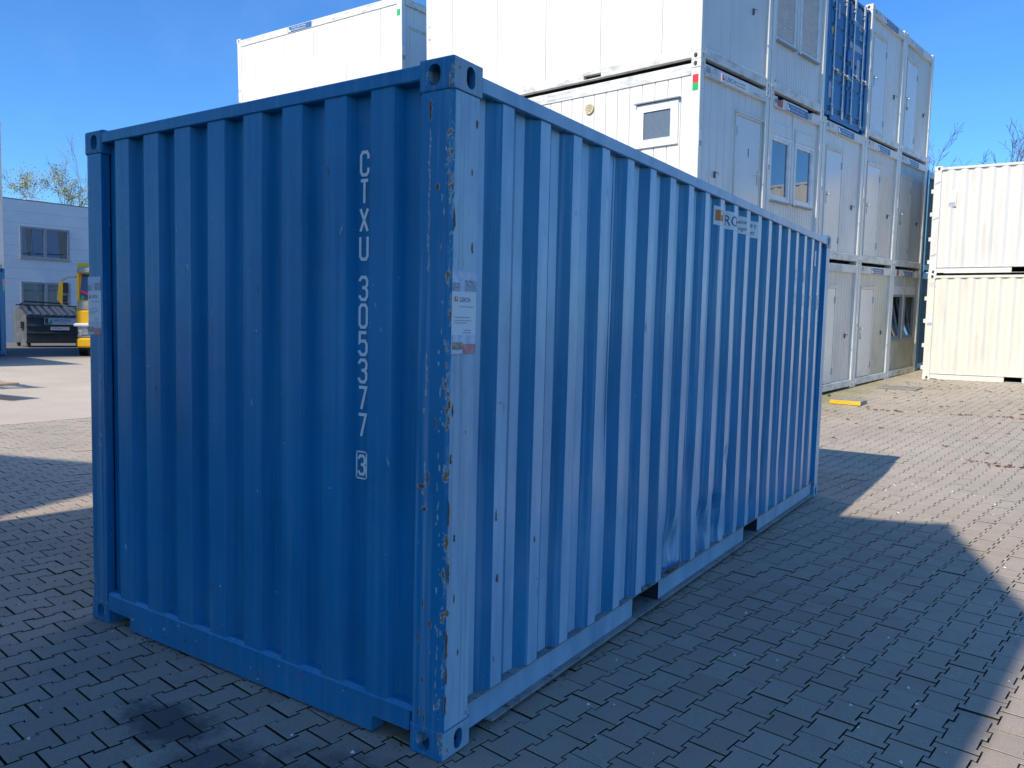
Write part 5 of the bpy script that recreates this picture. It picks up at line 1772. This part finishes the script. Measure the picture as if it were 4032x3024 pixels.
MB().prism([(-.50, 1.78), (-.36, 1.60), (-.33, 2.36), (-.44, 2.30)], -.18, -.02, axis='y').build('mirror', YEL, tk, fix=True)
MB().box(-.345, -.20, -.08, -.02, 1.98, 2.30).box(-.345, -.22, -.08, -.02, 1.70, 1.90).build('mirror_glass', TB, tk)
MB().box(.1, 2.4, 2.3, 9., .8, 1.0).build('chassis', TB, tk)
m = MB(); m.tube([(.3, 5.5, .5), (.02, 5.5, .5)], .48, 18); m.build('wheel', RUBBER, tk)
m = MB(); m.tube([(2.2, 5.5, .5), (2.48, 5.5, .5)], .48, 18); m.build('wheel', RUBBER, tk)
MB().box(.0, 2.5, 2.4, 9., 1.0, 1.25).build('loading_bed', TG, tk)

# ------------------------------------------------------------------ trees
BARK = plain('bark', (.10, .085, .07), .9, var=.3, scale=12)
BARKL = plain('bark_light', (.20, .17, .14), .9, var=.3, scale=12)
BUD = plain('spring_leaf', (.30, .27, .06), .7, var=.4, scale=3)


def tree(label, base, height, seed, spread=.5, levels=6, leaves=0, bark=BARK, r0=.14, trunk=.35, leafmat=BUD, lean=(0, 0), lsz=.05, twig=.006):
    R_ = random.Random(seed)
    T = thing('tree', label, 'tree', Matrix.Translation(base))
    segs = []; tips = []
    def grow(p, d, l, r, lev):
        pts = [p]; n = 3; dd = d.copy(); q = p.copy()
        for i in range(n):
            dd = (dd + Vector((R_.gauss(0, .12), R_.gauss(0, .12), R_.gauss(.03, .08)))).normalized()
            q = q + dd * (l / n); pts.append(q.copy())
        re = max(twig, r * .62)
        segs.append((pts, [r + (re - r) * i / n for i in range(n + 1)], lev))
        if lev >= levels:
            tips.append(q); return
        nb = 2 if lev < 2 else (3 if R_.random() < .55 else 2)
        for k in range(nb):
            a = R_.random() * 6.28; s = spread * (.6 + .8 * R_.random()) * (.5 if k == 0 else 1.1)
            ax = dd.orthogonal().normalized(); ax.rotate(Matrix.Rotation(a, 3, dd))
            nd = dd.copy(); nd.rotate(Matrix.Rotation(s, 3, ax)); nd = (nd + Vector((0, 0, .12))).normalized()
            grow(q.copy(), nd, l * (.78 if k == 0 else .62) * (.85 + .3 * R_.random()), re * (.95 if k == 0 else .75), lev + 1)
            if lev >= 2 and R_.random() < .5:
                nd2 = dd.copy(); nd2.rotate(Matrix.Rotation(spread * 1.3, 3, ax))
                grow(pts[2].copy(), nd2, l * .45, re * .5, max(lev + 2, levels - 1))
    grow(Vector((0, 0, 0)), Vector((lean[0], lean[1], 1)).normalized(), height * trunk, r0, 0)
    mt, mc = MB(), MB()
    for pts, rd, lev in segs:
        (mt if lev < 1 else mc).tube(pts, rd, 7 if lev < 1 else (5 if lev < 3 else 3), caps=False)
    mt.build('trunk', bark, T)
    mc.build('branches', bark, T)
    if leaves:
        ml = MB()
        for tp in tips:
            for _ in range(leaves):
                c = tp + Vector((R_.gauss(0, .16), R_.gauss(0, .16), R_.gauss(0, .14))); s = lsz * (.6 + .8 * R_.random())
                u = Vector((R_.gauss(0, 1), R_.gauss(0, 1), R_.gauss(0, 1))).normalized(); v = u.orthogonal().normalized()
                ml.poly([c, c + u * s + v * s * .4, c + u * s * 1.6, c + u * s - v * s * .4])
        ml.build('crown', leafmat, T)
    return T


def at(x, y, d):
    """point at image position of the 4032 x 3024 photograph and depth d"""
    return Vector(CAM_LOC) + (CF + CR * ((x - 2016) / 3098.2) - CU * ((y - 1512) / 3098.2)) * d


p = at(120, 1228, 46); tree('bare spring tree with yellow green buds behind the office building roof', (p.x, p.y, 0), 9.8, 21, spread=.50, levels=7, leaves=6, bark=BARKL, trunk=.30, lsz=.055, r0=.17)
p = at(45, 1228, 49); tree('second budding tree behind the office building, partly cut by the left edge', (p.x, p.y, 0), 9.6, 5, spread=.55, levels=6, leaves=6, bark=BARKL, trunk=.32, lsz=.05, r0=.15)
p = at(262, 1228, 44); tree('thin bare tree behind the right part of the office building', (p.x, p.y, 0), 8.2, 9, spread=.4, levels=5, leaves=1, bark=BARKL, trunk=.4, lsz=.05, r0=.08)
p = at(3745, 1290, 34); tree('bare branched tree behind the white containers, left one', (p.x, p.y, 0.5), 10.3, 33, spread=.62, levels=6, bark=BARK, trunk=.30, r0=.16, twig=.009)
p = at(3960, 1290, 33); tree('bare branched tree behind the white containers, right one', (p.x, p.y, 0.5), 13.6, 52, spread=.55, levels=6, bark=BARK, trunk=.28, r0=.17, twig=.009)
p = at(4060, 1290, 36); tree('bare tree behind the white containers near the right edge', (p.x, p.y, 0.5), 13.3, 77, spread=.55, levels=6, bark=BARK, trunk=.30, r0=.15, twig=.009)
